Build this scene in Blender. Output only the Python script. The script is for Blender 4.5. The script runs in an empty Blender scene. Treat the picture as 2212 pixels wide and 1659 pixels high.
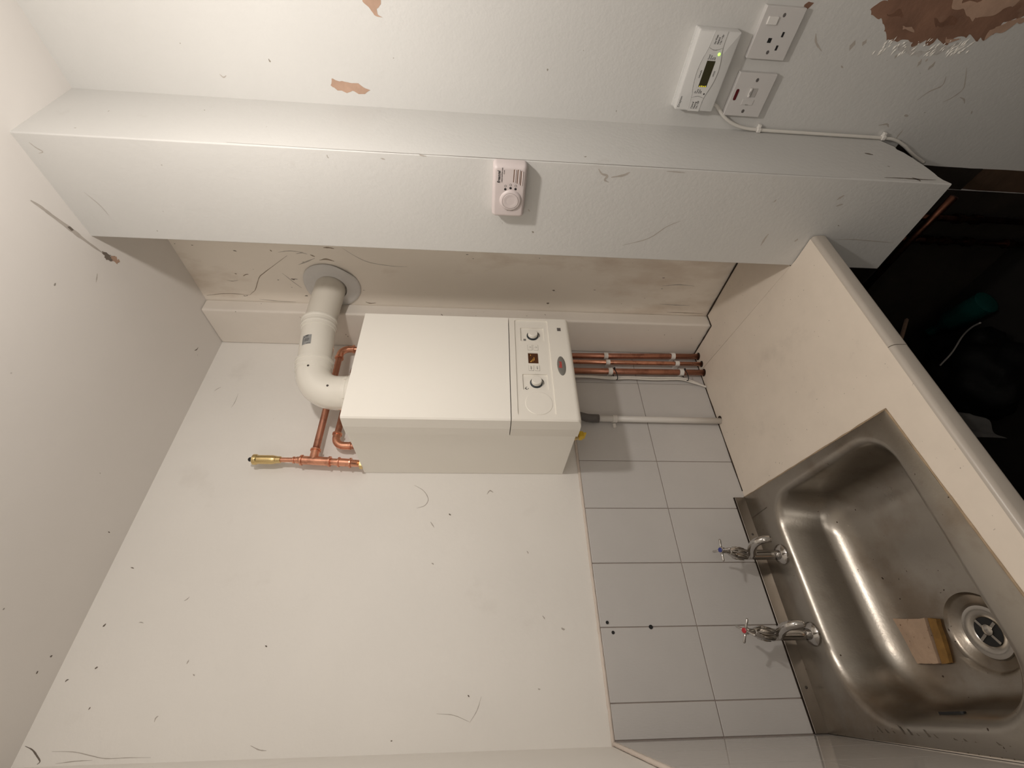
import bpy, bmesh, math, random
from mathutils import Vector, Matrix, noise
random.seed(7)
sc = bpy.context.scene
C = sc.collection

# ------------------------------------------------------------------ camera
cam_d = bpy.data.cameras.new('camera'); cam = bpy.data.objects.new('camera', cam_d); C.objects.link(cam)
cam_d.sensor_fit = 'HORIZONTAL'; cam_d.sensor_width = 36.0
cam_d.lens = 961.74 / 2212 * 36.0
cam_d.clip_start = 0.02
RR = ((-0.02437047, -0.06733252, -0.99743291), (0.79743602, -0.60303012, 0.02122413), (0.60291116, 0.79487169, -0.0683895))
M = Matrix.Identity(4)
for i in range(3):
    M[i][0] = RR[0][i]; M[i][1] = RR[1][i]; M[i][2] = -RR[2][i]
M.translation = Vector((-0.53740383, -1.3295943, 0.861783))
cam.matrix_world = M
sc.camera = cam

# ------------------------------------------------------------------ light
w = bpy.data.worlds.new('world'); sc.world = w; w.use_nodes = True
w.node_tree.nodes['Background'].inputs[0].default_value = (0.8, 0.85, 1.0, 1)
w.node_tree.nodes['Background'].inputs[1].default_value = 0.0
ld = bpy.data.lights.new('ceiling_bulb', 'POINT'); ld.energy = 17.0; ld.color = (1.0, 0.937, 0.868); ld.shadow_soft_size = 0.03
lo = bpy.data.objects.new('ceiling_bulb', ld); C.objects.link(lo); lo.location = (0.065, -1.28, 1.33)
def area(name, loc, aim, sx, sy, energy, col):      # added soft fill lights that lift the shadows, standing for no known source
    d = bpy.data.lights.new(name, 'AREA'); d.shape = 'RECTANGLE'; d.size = sx; d.size_y = sy; d.energy = energy; d.color = col
    o = bpy.data.objects.new(name, d); C.objects.link(o); o.location = loc
    o.rotation_euler = (Vector(aim) - o.location).to_track_quat('-Z', 'Z').to_euler()
area('fill_light_left', (-2.1, -1.9, 1.1), (0.5, -0.3, 0.95), 0.9, 1.3, 6.5, (1.0, 0.93, 0.845))
area('fill_light_behind', (-0.75, -2.9, 1.4), (-0.15, 0.0, 0.85), 1.1, 0.7, 4.5, (1.0, 0.935, 0.865))
sc.view_settings.view_transform = 'Standard'; sc.view_settings.look = 'None'
sc.view_settings.gamma = 1.0; sc.view_settings.use_curve_mapping = False
sc.view_settings.exposure = 0.0

# ------------------------------------------------------------------ measures (metres)
ZC = 1.8525; XR = 0.693; XB = 0.6398; YB = -0.1716; XL = -0.594
XP = 0.4648; YP1 = -0.8399; YP2 = -0.5876; ZPB = -0.256; ZF = -0.90
ZT = 0.5314; ZT2 = 0.264; TJ = 0.1512; TW = 0.1653

# ------------------------------------------------------------------ materials
MATS = {}
def mat(name, col, rough=0.5, metal=0.0, bump=0.0, bscale=40.0, stain=None, specks=None, coat=0.0, emit=None, spec=0.5,
        var=0.0, vscale=6.0, rvar=0.0, bdetail=4.0, aniso=None, stretch=None):
    """stain = (colour, scale, threshold, strength), specks = (colour, scale, threshold)"""
    m = bpy.data.materials.new(name); m.use_nodes = True; MATS[name] = m
    nt = m.node_tree; N = nt.nodes; L = nt.links
    b = N['Principled BSDF']
    b.inputs['Base Color'].default_value = (*col, 1); b.inputs['Roughness'].default_value = rough
    b.inputs['Metallic'].default_value = metal; b.inputs['Specular IOR Level'].default_value = spec
    if coat: b.inputs['Coat Weight'].default_value = coat; b.inputs['Coat Roughness'].default_value = 0.08
    if emit: b.inputs['Emission Color'].default_value = (*emit[0], 1); b.inputs['Emission Strength'].default_value = emit[1]
    tc = N.new('ShaderNodeTexCoord'); vec = tc.outputs['Object']
    if stretch:
        mp = N.new('ShaderNodeMapping'); mp.inputs['Scale'].default_value = stretch
        L.new(vec, mp.inputs['Vector']); vec = mp.outputs['Vector']
    def nz(scale, detail=4.0, rough_=0.55):
        n = N.new('ShaderNodeTexNoise'); n.inputs['Scale'].default_value = scale
        n.inputs['Detail'].default_value = detail; n.inputs['Roughness'].default_value = rough_
        L.new(vec, n.inputs['Vector']); return n.outputs['Fac']
    def ramp(fac, a, b_):
        r = N.new('ShaderNodeMapRange'); r.inputs['From Min'].default_value = a; r.inputs['From Max'].default_value = b_
        L.new(fac, r.inputs['Value']); return r.outputs['Result']
    cur = None
    def mix(fac, c2):
        nonlocal cur
        x = N.new('ShaderNodeMix'); x.data_type = 'RGBA'
        L.new(fac, x.inputs['Factor'])
        if cur is None: x.inputs['A'].default_value = (*col, 1)
        else: L.new(cur, x.inputs['A'])
        x.inputs['B'].default_value = (*c2, 1); cur = x.outputs['Result']
    def scaled(fac, k):
        q = N.new('ShaderNodeMath'); q.operation = 'MULTIPLY'; q.inputs[1].default_value = k; L.new(fac, q.inputs[0]); return q.outputs[0]
    if var: mix(ramp(nz(vscale), 0.3, 0.75), tuple(c * (1 - var) for c in col))
    if stain:
        for s in (stain if isinstance(stain[0], tuple) and isinstance(stain[0][0], tuple) else (stain,)):
            mix(scaled(ramp(nz(s[1], 6, 0.6), s[2], s[2] + 0.16), s[3]), s[0])
    if specks: mix(ramp(nz(specks[1], 2.0), specks[2], specks[2] + 0.02), specks[0])
    if cur is not None: L.new(cur, b.inputs['Base Color'])
    if rvar:
        a = N.new('ShaderNodeMath'); a.operation = 'MULTIPLY_ADD'; a.inputs[1].default_value = rvar * 2; a.inputs[2].default_value = rough - rvar
        L.new(nz(vscale * 2, 6), a.inputs[0]); L.new(a.outputs[0], b.inputs['Roughness'])
    if bump:
        bp = N.new('ShaderNodeBump'); bp.inputs['Strength'].default_value = 0.6; bp.inputs['Distance'].default_value = bump
        L.new(nz(bscale, bdetail), bp.inputs['Height']); L.new(bp.outputs['Normal'], b.inputs['Normal'])
    return m

WALL = (0.86, 0.83, 0.785)
DIRT = (0.42, 0.36, 0.30)
mat('plaster_paint', WALL, 0.55, bump=0.0012, bscale=50, var=0.05, vscale=3, specks=((0.25, 0.22, 0.19), 42, 0.775),
    stain=(DIRT, 5.0, 0.60, 0.16))
mat('ceiling_paint', (0.78, 0.745, 0.71), 0.6, bump=0.001, bscale=25, var=0.05, vscale=2.5, specks=((0.3, 0.27, 0.24), 30, 0.79))
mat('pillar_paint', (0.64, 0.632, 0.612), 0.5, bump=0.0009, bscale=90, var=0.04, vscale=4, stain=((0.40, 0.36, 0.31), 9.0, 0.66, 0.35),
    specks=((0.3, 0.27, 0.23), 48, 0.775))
mat('recess_paint', (0.92, 0.85, 0.76), 0.55, bump=0.0012, bscale=50, var=0.10, vscale=3.2,
    stain=((0.45, 0.31, 0.20), 4.0, 0.54, 0.50), specks=((0.2, 0.17, 0.14), 60, 0.74), stretch=(1, 1, 0.45))
mat('boxing_paint', (0.82, 0.76, 0.69), 0.5, bump=0.001, bscale=30, var=0.06, specks=((0.25, 0.2, 0.17), 55, 0.75))
mat('glazed_tile', (0.60, 0.58, 0.565), 0.30, bump=0.0009, bscale=1.0, var=0.04, vscale=9, spec=0.5)
mat('glazed_tile_side', (0.57, 0.54, 0.51), 0.08, bump=0.0002, bscale=60, var=0.04, vscale=9)
mat('grout', (0.38, 0.32, 0.29), 0.8, bump=0.0006, bscale=90, var=0.25, vscale=20)
mat('plaster_lip', (0.72, 0.63, 0.56), 0.7, bump=0.002, bscale=60, var=0.15)
mat('bare_plaster', (0.27, 0.145, 0.095), 0.85, bump=0.003, bscale=26, var=0.35, vscale=16, stain=((0.42, 0.30, 0.22), 12, 0.56, 0.6))
mat('torn_plaster', (0.20, 0.10, 0.062), 0.9, bump=0.003, bscale=40, var=0.3, vscale=30)
mat('torn_paint', (0.60, 0.575, 0.545), 0.7, bump=0.004, bscale=70, var=0.2, vscale=60)
mat('pale_plaster', (0.50, 0.33, 0.24), 0.85, bump=0.002, bscale=40, var=0.25, vscale=22)
mat('dirty_mark', (0.20, 0.165, 0.135), 0.8, var=0.3, vscale=40)
mat('faint_mark', (0.50, 0.455, 0.41), 0.7, var=0.15, vscale=40)
mat('soft_mark', (0.36, 0.29, 0.225), 0.75, var=0.2, vscale=40)
mat('paint_flake', (0.74, 0.71, 0.66), 0.55)
mat('shaded_masonry', (0.022, 0.017, 0.013), 0.95, spec=0.2, bump=0.006, bscale=18, var=0.5, vscale=9)  # near-black: shade below the worktop and pillar put into the colour
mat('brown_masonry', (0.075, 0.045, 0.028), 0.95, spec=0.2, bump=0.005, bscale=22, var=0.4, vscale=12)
mat('shaded_floor', (0.012, 0.0105, 0.009), 0.9, spec=0.2, bump=0.004, bscale=16, var=0.5, vscale=6)  # near-black base carries the shade under the worktop
mat('worktop_laminate', (0.80, 0.71, 0.61), 0.38, bump=0.00015, bscale=200, var=0.07, vscale=14, stain=((0.44, 0.38, 0.32), 7, 0.62, 0.22),
    specks=((0.40, 0.34, 0.28), 120, 0.74))
mat('edging_shaded', (0.50, 0.45, 0.395), 0.33, var=0.08, vscale=14)  # laminate darkened: the front edge's weaker light put into the colour
mat('worktop_core', (0.20, 0.13, 0.08), 0.8)
mat('sealant', (0.42, 0.31, 0.20), 0.6, var=0.45, vscale=30)
mat('dark_gap', (0.05, 0.032, 0.02), 0.9, var=0.5, vscale=30)
mat('stainless_steel', (0.38, 0.35, 0.31), 0.31, metal=1.0, bump=0.0003, bscale=180, rvar=0.09, vscale=5,
    stain=(((0.20, 0.14, 0.09), 3.2, 0.50, 0.55), ((0.24, 0.20, 0.16), 11, 0.55, 0.45)), specks=((0.07, 0.05, 0.04), 95, 0.735))
mat('darkened_stainless', (0.24, 0.215, 0.19), 0.34, metal=1.0, rvar=0.08, vscale=7, stain=((0.22, 0.18, 0.15), 14, 0.60, 0.5))  # base darkened to paint in a dark room's reflection on the upstand
mat('steel_streak', (0.20, 0.17, 0.14), 0.5, metal=0.7, var=0.4, vscale=60)
mat('chrome', (0.58, 0.56, 0.54), 0.12, metal=1.0)
mat('grubby_chrome', (0.46, 0.43, 0.39), 0.22, metal=1.0, rvar=0.08, vscale=30)
mat('steel_dark', (0.10, 0.09, 0.08), 0.4, metal=0.8)
mat('copper', (0.80, 0.40, 0.27), 0.30, metal=1.0, rvar=0.12, vscale=18, stain=((0.36, 0.15, 0.10), 22, 0.50, 0.75))
mat('copper_dull', (0.52, 0.25, 0.17), 0.40, metal=1.0, rvar=0.12, vscale=16, stain=((0.24, 0.10, 0.07), 15, 0.50, 0.8))
mat('copper_shaded', (0.13, 0.055, 0.035), 0.35, metal=1.0, rvar=0.1, vscale=16, stain=((0.03, 0.015, 0.01), 15, 0.45, 0.9))  # darker copy of the copper, painting the shade below the pillar
mat('brass', (0.72, 0.55, 0.27), 0.25, metal=1.0, rvar=0.08, vscale=20)
mat('brass_cap', (0.66, 0.50, 0.30), 0.5)
mat('boiler_enamel', (0.93, 0.895, 0.825), 0.32, bump=0.00008, bscale=300)
mat('boiler_plastic', (0.87, 0.83, 0.755), 0.36)
mat('boiler_knob', (0.83, 0.79, 0.72), 0.35)
mat('knob_ring', (0.06, 0.07, 0.08), 0.25, metal=0.6)
mat('print_grey', (0.22, 0.21, 0.20), 0.6)
mat('print_black', (0.03, 0.03, 0.03), 0.6)
mat('print_red', (0.55, 0.06, 0.05), 0.5)
mat('badge_grey', (0.235, 0.225, 0.205), 0.35, metal=0.2)
mat('sticker_silver', (0.40, 0.41, 0.41), 0.35, metal=0.3)
mat('square_grey', (0.17, 0.155, 0.145), 0.5, var=0.5, vscale=300)
mat('boiler_lcd', (0.035, 0.012, 0.005), 0.2, emit=((0.5, 0.16, 0.05), 0.06))
mat('lcd_amber', (0.5, 0.25, 0.05), 0.4, emit=((1.0, 0.5, 0.08), 0.35))
mat('flue_white', (0.82, 0.785, 0.71), 0.16, coat=0.5)
mat('flue_grey_white', (0.70, 0.655, 0.58), 0.4)
mat('seal_rubber', (0.72, 0.70, 0.68), 0.55, var=0.08, vscale=20)
mat('white_plastic', (0.78, 0.75, 0.71), 0.4)
mat('pipe_white', (0.74, 0.71, 0.67), 0.4)
mat('cable_white', (0.74, 0.71, 0.66), 0.5)
mat('rubber_grey', (0.12, 0.11, 0.105), 0.55)
mat('rubber_black', (0.012, 0.012, 0.012), 0.5)
mat('valve_yellow', (0.72, 0.48, 0.03), 0.4)
mat('socket_white', (0.60, 0.58, 0.565), 0.35)
mat('switch_white', (0.72, 0.70, 0.675), 0.3)
mat('rocker_shaded', (0.42, 0.40, 0.385), 0.4)  # white rocker's shaded face put into the colour
mat('slot_black', (0.01, 0.01, 0.01), 0.6)
mat('neon_red', (0.10, 0.008, 0.012), 0.2)
mat('controller_white', (0.67, 0.665, 0.65), 0.35)
mat('controller_lcd', (0.035, 0.032, 0.012), 0.25)
mat('lcd_yellow', (0.5, 0.42, 0.02), 0.4, emit=((1.0, 0.85, 0.05), 0.35))
mat('led_green', (0.3, 0.9, 0.1), 0.3, emit=((0.45, 1.0, 0.12), 1.6))
mat('alarm_plastic', (0.66, 0.585, 0.575), 0.42, var=0.06, vscale=30)
mat('alarm_slot', (0.20, 0.13, 0.10), 0.7)
mat('sponge_pink', (0.50, 0.355, 0.25), 0.9, bump=0.003, bscale=130, var=0.2, vscale=30, specks=((0.2, 0.12, 0.07), 120, 0.68))
mat('sponge_brown', (0.30, 0.16, 0.04), 0.85, bump=0.003, bscale=110, var=0.45, vscale=40)
mat('tap_blue', (0.03, 0.04, 0.22), 0.3)
mat('tap_red', (0.45, 0.02, 0.03), 0.3)
mat('black_sack', (0.003, 0.003, 0.003), 0.6, spec=0.08, bump=0.008, bscale=14)
mat('dim_cable', (0.16, 0.15, 0.14), 0.7)  # white cable toned down to a mid grey
mat('green_plastic', (0.003, 0.032, 0.028), 0.25)
mat('rag_grey', (0.016, 0.0145, 0.013), 0.9, bump=0.003, bscale=60)
mat('board_brown', (0.10, 0.055, 0.03), 0.8, var=0.4, vscale=20)

def tweak_tile():
    # woven relief of the glazed tile: fine diagonal ribs
    m = MATS['glazed_tile']; N = m.node_tree.nodes; L = m.node_tree.links
    tc = [n for n in N if n.type == 'TEX_COORD'][0]
    bp = [n for n in N if n.type == 'BUMP'][0]
    for l in list(bp.inputs['Height'].links): L.remove(l)
    mp = N.new('ShaderNodeMapping'); mp.inputs['Rotation'].default_value = (0, math.radians(33), 0)
    mp.inputs['Scale'].default_value = (330, 1, 70); L.new(tc.outputs['Object'], mp.inputs['Vector'])
    n = N.new('ShaderNodeTexNoise'); n.inputs['Scale'].default_value = 1.0; n.inputs['Detail'].default_value = 3
    L.new(mp.outputs['Vector'], n.inputs['Vector']); L.new(n.outputs['Fac'], bp.inputs['Height'])
    bp.inputs['Strength'].default_value = 0.35
tweak_tile()

# ------------------------------------------------------------------ helpers
ORG = {}
def world_org(o): return ORG.get(o.name, Vector((0, 0, 0)))
def obj(name, bm, m, parent=None, kind=None, smooth=False, label=None):
    """link one mesh object; bm holds world coordinates"""
    me = bpy.data.meshes.new(name)
    bmesh.ops.remove_doubles(bm, verts=bm.verts, dist=1e-6)
    bmesh.ops.recalc_face_normals(bm, faces=bm.faces)
    if parent is not None:
        bmesh.ops.translate(bm, verts=bm.verts, vec=-world_org(parent))
    bm.to_mesh(me); bm.free()
    if smooth:
        for p in me.polygons: p.use_smooth = True
        if smooth is not True: me.set_sharp_from_angle(angle=math.radians(smooth))
    for q in (m if isinstance(m, (list, tuple)) else (m,)): me.materials.append(MATS[q])
    o = bpy.data.objects.new(name, me); C.objects.link(o)
    if parent is not None:
        o.parent = parent; ORG[o.name] = world_org(parent)
    if kind: o['kind'] = kind
    if label: o['label'] = label
    return o
def thing(name, label, cat, loc, group=None):
    o = bpy.data.objects.new(name, None); C.objects.link(o); o.location = loc; o.empty_display_size = 0.05
    ORG[o.name] = Vector(loc); o['label'] = label; o['category'] = cat
    if group: o['group'] = group
    return o
def tag(o, label, cat, group=None):
    o['label'] = label; o['category'] = cat
    if group: o['group'] = group
    return o
def structure(name, bm, m, parent=None, smooth=False): return obj(name, bm, m, parent, kind='structure', smooth=smooth)
def frame(origin, right, up, out):
    F = Matrix.Identity(4)
    for i in range(3): F[i][0] = right[i]; F[i][1] = up[i]; F[i][2] = out[i]
    F.translation = Vector(origin); return F
X, Y, Z = Vector((1, 0, 0)), Vector((0, 1, 0)), Vector((0, 0, 1))
FRONT = frame((0, 0, 0), X, Z, -Y)          # a face seen from the room, on the boiler wall
def side(x): return frame((x, 0, 0), -Y, Z, -X)   # a face on the right-hand wall; local = (-y, z, outwards)

def box(bm, a, b, bev=0.0, seg=2, F=None):
    v0 = len(bm.verts)
    r = bmesh.ops.create_cube(bm, size=1.0)
    vs = r['verts']
    c = [(a[i] + b[i]) / 2 for i in range(3)]; s = [abs(b[i] - a[i]) for i in range(3)]
    for v in vs: v.co = Vector((v.co[i] * s[i] + c[i] for i in range(3)))
    if bev:
        es = list({e for v in vs for e in v.link_edges})
        r2 = bmesh.ops.bevel(bm, geom=es, offset=bev, segments=seg, profile=0.5, affect='EDGES')
        vs = list({v for v in r2['verts']} | {v for v in vs if v.is_valid})
        vs = [v for v in bm.verts][v0:] if True else vs
    if F is not None:
        for v in vs: v.co = F @ v.co
    return vs
def newbox(a, b, bev=0.0, seg=2, F=None):
    bm = bmesh.new(); box(bm, a, b, bev, seg, F); return bm
def prism(bm, pts, d, F=None):
    """extrude polygon pts (3-d list) by vector d"""
    va = [bm.verts.new(F @ Vector(p) if F else Vector(p)) for p in pts]
    dv = (F.to_3x3() @ Vector(d)) if F else Vector(d)
    vb = [bm.verts.new(v.co + dv) for v in va]
    n = len(va)
    bm.faces.new(va); bm.faces.new(vb[::-1])
    for i in range(n): bm.faces.new((va[i], vb[i], vb[(i + 1) % n], va[(i + 1) % n]))
def rrect(cx, cy, hx, hy, r, n=5):
    out = []
    for sx, sy, a0 in ((1, 1, 0), (-1, 1, 90), (-1, -1, 180), (1, -1, 270)):
        for k in range(n + 1):
            a = math.radians(a0 + 90 * k / n)
            out.append((cx + sx * (hx - r) + r * math.cos(a), cy + sy * (hy - r) + r * math.sin(a)))
    return out
def plate(bm, cx, cy, hx, hy, r, z0, z1, F, n=5, soft=0.0):
    """rounded-rectangle plate between local heights z0 and z1, with an optionally softened rim"""
    levels = [(0, z0), (0, z1 - soft)] + ([(soft * 0.3, z1 - soft * 0.3), (soft, z1)] if soft else [(0, z1)])
    if not soft: levels = [(0, z0), (0, z1)]
    loops = []
    for ins, z in levels:
        loops.append([bm.verts.new(F @ Vector((x, y, z))) for x, y in rrect(cx, cy, hx - ins, hy - ins, max(r - ins, 1e-4), n)])
    m = len(loops[0])
    for A, B in zip(loops, loops[1:]):
        for i in range(m): bm.faces.new((A[i], A[(i + 1) % m], B[(i + 1) % m], B[i]))
    bm.faces.new(loops[0][::-1]); bm.faces.new(loops[-1])
def disc(bm, cx, cy, prof, F, n=32, sx=1.0, sy=1.0):
    """lathe about the local z axis; prof = [(radius, z), ...], closed at both ends"""
    loops = []
    for r, z in prof:
        loops.append([bm.verts.new(F @ Vector((cx + sx * r * math.cos(2 * math.pi * k / n), cy + sy * r * math.sin(2 * math.pi * k / n), z))) for k in range(n)])
    for A, B in zip(loops, loops[1:]):
        for i in range(n): bm.faces.new((A[i], A[(i + 1) % n], B[(i + 1) % n], B[i]))
    bm.faces.new(loops[0][::-1]); bm.faces.new(loops[-1])
def arc_path(pts, rad, n=8):
    """polyline with its corners rounded"""
    P = [Vector(p) for p in pts]; out = [P[0]]
    for i in range(1, len(P) - 1):
        a, b, c = P[i - 1], P[i], P[i + 1]
        u = (a - b).normalized(); v = (c - b).normalized()
        ang = u.angle(v); t = min(rad / math.tan(ang / 2), (a - b).length * 0.499 if i > 1 else (a - b).length * 0.98, (c - b).length * 0.499 if i < len(P) - 2 else (c - b).length * 0.98)
        r = t * math.tan(ang / 2)
        bis = (u + v).normalized(); cen = b + bis * (r / math.sin(ang / 2))
        s0 = b + u * t - cen; s1 = b + v * t - cen; tot = s0.angle(s1); ax = s0.cross(s1).normalized()
        for k in range(n + 1): out.append(cen + Matrix.Rotation(tot * k / n, 3, ax) @ s0)
    out.append(P[-1]); return out
def spline(pts, n=8):
    P = [Vector(p) for p in pts]; P = [P[0] * 2 - P[1]] + P + [P[-1] * 2 - P[-2]]; out = []
    for i in range(1, len(P) - 2):
        for k in range(n):
            t = k / n; a, b, c, d = P[i - 1:i + 3]
            out.append(0.5 * ((2 * b) + (c - a) * t + (2 * a - 5 * b + 4 * c - d) * t * t + (3 * b - a - 3 * c + d) * t ** 3))
    out.append(P[-2]); return out
def tube(bm, pts, rad, n=16, cap=True):
    P = [Vector(p) for p in pts]
    R = rad if isinstance(rad, (list, tuple)) else [rad] * len(P)
    T = []
    for i in range(len(P)):
        a = P[max(i - 1, 0)]; b = P[min(i + 1, len(P) - 1)]
        d = (b - a); T.append(d.normalized() if d.length > 1e-9 else (T[-1] if T else Z))
    u = T[0].orthogonal().normalized(); loops = []
    for i, p in enumerate(P):
        u = (u - T[i] * u.dot(T[i])).normalized(); v = T[i].cross(u)
        loops.append([bm.verts.new(p + R[i] * (math.cos(2 * math.pi * k / n) * u + math.sin(2 * math.pi * k / n) * v)) for k in range(n)])
    for A, B in zip(loops, loops[1:]):
        for i in range(n): bm.faces.new((A[i], A[(i + 1) % n], B[(i + 1) % n], B[i]))
    if cap: bm.faces.new(loops[0][::-1]); bm.faces.new(loops[-1])
def newtube(pts, rad, n=16): 
    bm = bmesh.new(); tube(bm, pts, rad, n); return bm
def lathe_along(bm, a, b, prof, n=20):
    """prof = [(t in metres along a->b, radius)]"""
    a = Vector(a); d = (Vector(b) - a).normalized()
    u = d.orthogonal().normalized(); v = d.cross(u); loops = []
    for t, r in prof: loops.append([bm.verts.new(a + d * t + r * (math.cos(2 * math.pi * k / n) * u + math.sin(2 * math.pi * k / n) * v)) for k in range(n)])
    for A, B in zip(loops, loops[1:]):
        for i in range(n): bm.faces.new((A[i], A[(i + 1) % n], B[(i + 1) % n], B[i]))
    bm.faces.new(loops[0][::-1]); bm.faces.new(loops[-1])
def boolean(bm, cutters):
    """bm minus the cutter bmeshes, as a new bmesh"""
    me = bpy.data.meshes.new('t'); bmesh.ops.recalc_face_normals(bm, faces=bm.faces); bm.to_mesh(me); bm.free()
    o = bpy.data.objects.new('t', me); C.objects.link(o); tmp = []
    for c in cutters:
        bmesh.ops.recalc_face_normals(c, faces=c.faces)
        mc = bpy.data.meshes.new('c'); c.to_mesh(mc); c.free(); oc = bpy.data.objects.new('c', mc); C.objects.link(oc); tmp.append(oc)
        md = o.modifiers.new('b', 'BOOLEAN'); md.object = oc; md.operation = 'DIFFERENCE'; md.solver = 'EXACT'
    bpy.context.view_layer.update()
    dg = bpy.context.evaluated_depsgraph_get(); r = bmesh.new(); r.from_mesh(o.evaluated_get(dg).to_mesh())
    for q in tmp + [o]: 
        md_ = q.data; bpy.data.objects.remove(q); bpy.data.meshes.remove(md_)
    return r
def text(name, s, size, x, y, z, F, m, parent, shear=0.0, sx=1.0, align='LEFT', depth=0.00015, rot=0.0, bold=0.0):
    cu = bpy.data.curves.new('txt', 'FONT'); cu.body = s; cu.size = size; cu.extrude = depth; cu.shear = shear
    cu.align_x = align; cu.align_y = 'CENTER'; cu.offset = bold; cu.resolution_u = 3
    o = bpy.data.objects.new('txt', cu); C.objects.link(o); bpy.context.view_layer.update()
    dg = bpy.context.evaluated_depsgraph_get(); me = bpy.data.meshes.new_from_object(o.evaluated_get(dg))
    bpy.data.objects.remove(o); bpy.data.curves.remove(cu)
    bm = bmesh.new(); bm.from_mesh(me); bpy.data.meshes.remove(me)
    T = F @ Matrix.Translation((x, y, z)) @ Matrix.Rotation(rot, 4, 'Z') @ Matrix.Diagonal((sx, 1, 1, 1))
    bmesh.ops.transform(bm, matrix=T, verts=bm.verts)
    return obj(name, bm, m, parent)
def ragged(pts, amp, sub=4, seed=0, fr=60):
    """closed 2-d outline roughened by noise"""
    out = []; n = len(pts)
    for i in range(n):
        a = Vector(pts[i]).to_2d() if len(pts[i]) == 2 else Vector(pts[i]); b = Vector(pts[(i + 1) % n])
        for k in range(sub):
            p = a.lerp(b, k / sub)
            q = Vector((p[0] * fr + seed, p[1] * fr, seed * 3.1))
            out.append((p[0] + amp * noise.noise(q), p[1] + amp * noise.noise(q + Vector((9, 5, 2)))))
    return out
def patch(bm, pts2, F, t=0.0006):
    va = [bm.verts.new(F @ Vector((x, y, t))) for x, y in pts2]
    vb = [bm.verts.new(F @ Vector((x, y, -0.001))) for x, y in pts2]
    es = []
    n = len(va)
    for i in range(n): bm.faces.new((va[i], vb[i], vb[(i + 1) % n], va[(i + 1) % n]))
    es = [bm.edges.get((va[i], va[(i + 1) % n])) for i in range(n)]
    bmesh.ops.triangle_fill(bm, edges=es, use_beauty=True)
def stroke(bm, pts2, wd, F, t=0.0004):
    """thin flat mark along a polyline, tapering at its ends"""
    P = spline([(a, b, 0) for a, b in pts2], 5); L_ = []; R_ = []
    for i, p in enumerate(P):
        d = (P[min(i + 1, len(P) - 1)] - P[max(i - 1, 0)]).normalized(); nrm = Vector((-d.y, d.x, 0))
        k = wd * (0.25 + 0.75 * math.sin(math.pi * min(max(i / (len(P) - 1), 0.02), 0.98))) * (0.75 + 0.5 * random.random())
        L_.append(bm.verts.new(F @ (p + nrm * k / 2 + Vector((0, 0, t))))); R_.append(bm.verts.new(F @ (p - nrm * k / 2 + Vector((0, 0, t)))))
    for i in range(len(P) - 1): bm.faces.new((L_[i], L_[i + 1], R_[i + 1], R_[i]))

# ================================================================== SETTING
T = 0.10
# floor, ceiling
structure('floor', newbox((-2.2, -3.0, ZF - T), (XR + T, T, ZF)), 'shaded_floor')
structure('ceiling', newbox((-2.2, -3.0, ZC), (XR + T, T, ZC + T)), 'ceiling_paint')
# wall behind the boiler: plastered
wall_back = structure('wall_back', newbox((XL - T, 0, ZF), (XR + T, T, ZC)), 'plaster_paint')
wall_right = structure('wall_right', newbox((XR, -3.0, ZF), (XR + T, YP2 - 0.02, ZC)), 'pillar_paint')
wall_recess = structure('wall_recess', newbox((XR, YP2 - 0.02, ZF), (XR + T, 0, ZC)), 'recess_paint')
KL = 0.062                      # the left wall is a little out of square
XLP = -0.592
def lx(y, d=0.0): return XLP + KL * y + d
bm = bmesh.new(); prism(bm, [(lx(0), 0, ZF), (lx(-0.62), -0.62, ZF), (XL - T - 0.05, -0.62, ZF), (XL - T - 0.05, 0, ZF)], (0, 0, ZC - ZF))
wall_left = structure('wall_left', bm, 'plaster_paint')
structure('wall_front', newbox((-2.2, -3.0 - T, ZF), (XR + T, -3.0, ZC)), 'plaster_paint')
structure('wall_side', newbox((-2.2 - T, -3.0, ZF), (-2.2, -0.52, ZC)), 'plaster_paint')
structure('wall_return', newbox((-2.2, -0.62, ZF), (XL - T - 0.05, -0.52, ZC)), 'plaster_paint')
# boxed-in pillar: a hollow plastered casing that stops short of the floor, its foot broken off
bm = bmesh.new()
th = 0.02
def casing(pts_out, pts_in):
    n = len(pts_out)
    foot = []
    A = [bm.verts.new((*p, ZC)) for p in pts_out]; Bv = [bm.verts.new((*p, ZC)) for p in pts_in]
    A2 = [bm.verts.new((*p, ZPB)) for p in pts_out]; B2 = [bm.verts.new((*p, ZPB)) for p in pts_in]
    for i in range(n - 1):
        bm.faces.new((A[i], A[i + 1], A2[i + 1], A2[i])); bm.faces.new((Bv[i], B2[i], B2[i + 1], Bv[i + 1]))
        bm.faces.new((A2[i], A2[i + 1], B2[i + 1], B2[i])); bm.faces.new((A[i], Bv[i], Bv[i + 1], A[i + 1]))
    for i in (0, n - 1): bm.faces.new((A[i], A2[i], B2[i], Bv[i]))
# near face with a ragged foot
r = 0.003
out = [(XR, YP1)]
for k in range(1, 15): out.append((XR + (XP + r - XR) * k / 15, YP1))
for k in range(5): a = math.radians(270 - 90 * k / 4); out.append((XP + r + r * math.cos(a), YP1 + r + r * math.sin(a)))
out += [(XP, YP2 - r)]
for k in range(1, 5): a = math.radians(180 - 90 * k / 4); out.append((XP + r + r * math.cos(a), YP2 - r + r * math.sin(a)))
out += [(XR, YP2)]
inn = []
for p in out: inn.append((min(max(p[0], XP + th), XR), min(max(p[1], YP1 + th), YP2 - th)))
casing(out, inn)
for v in bm.verts:
    if v.co.z < 0 and v.co.x > XP + 0.004 and v.co.y < YP1 + 0.03:
        t_ = (v.co.x - XP) / (XR - XP)
        v.co.z += 0.012 + 0.055 * t_ ** 2.2 + 0.010 * noise.noise(Vector((v.co.x * 70, 0, 3)))
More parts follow.
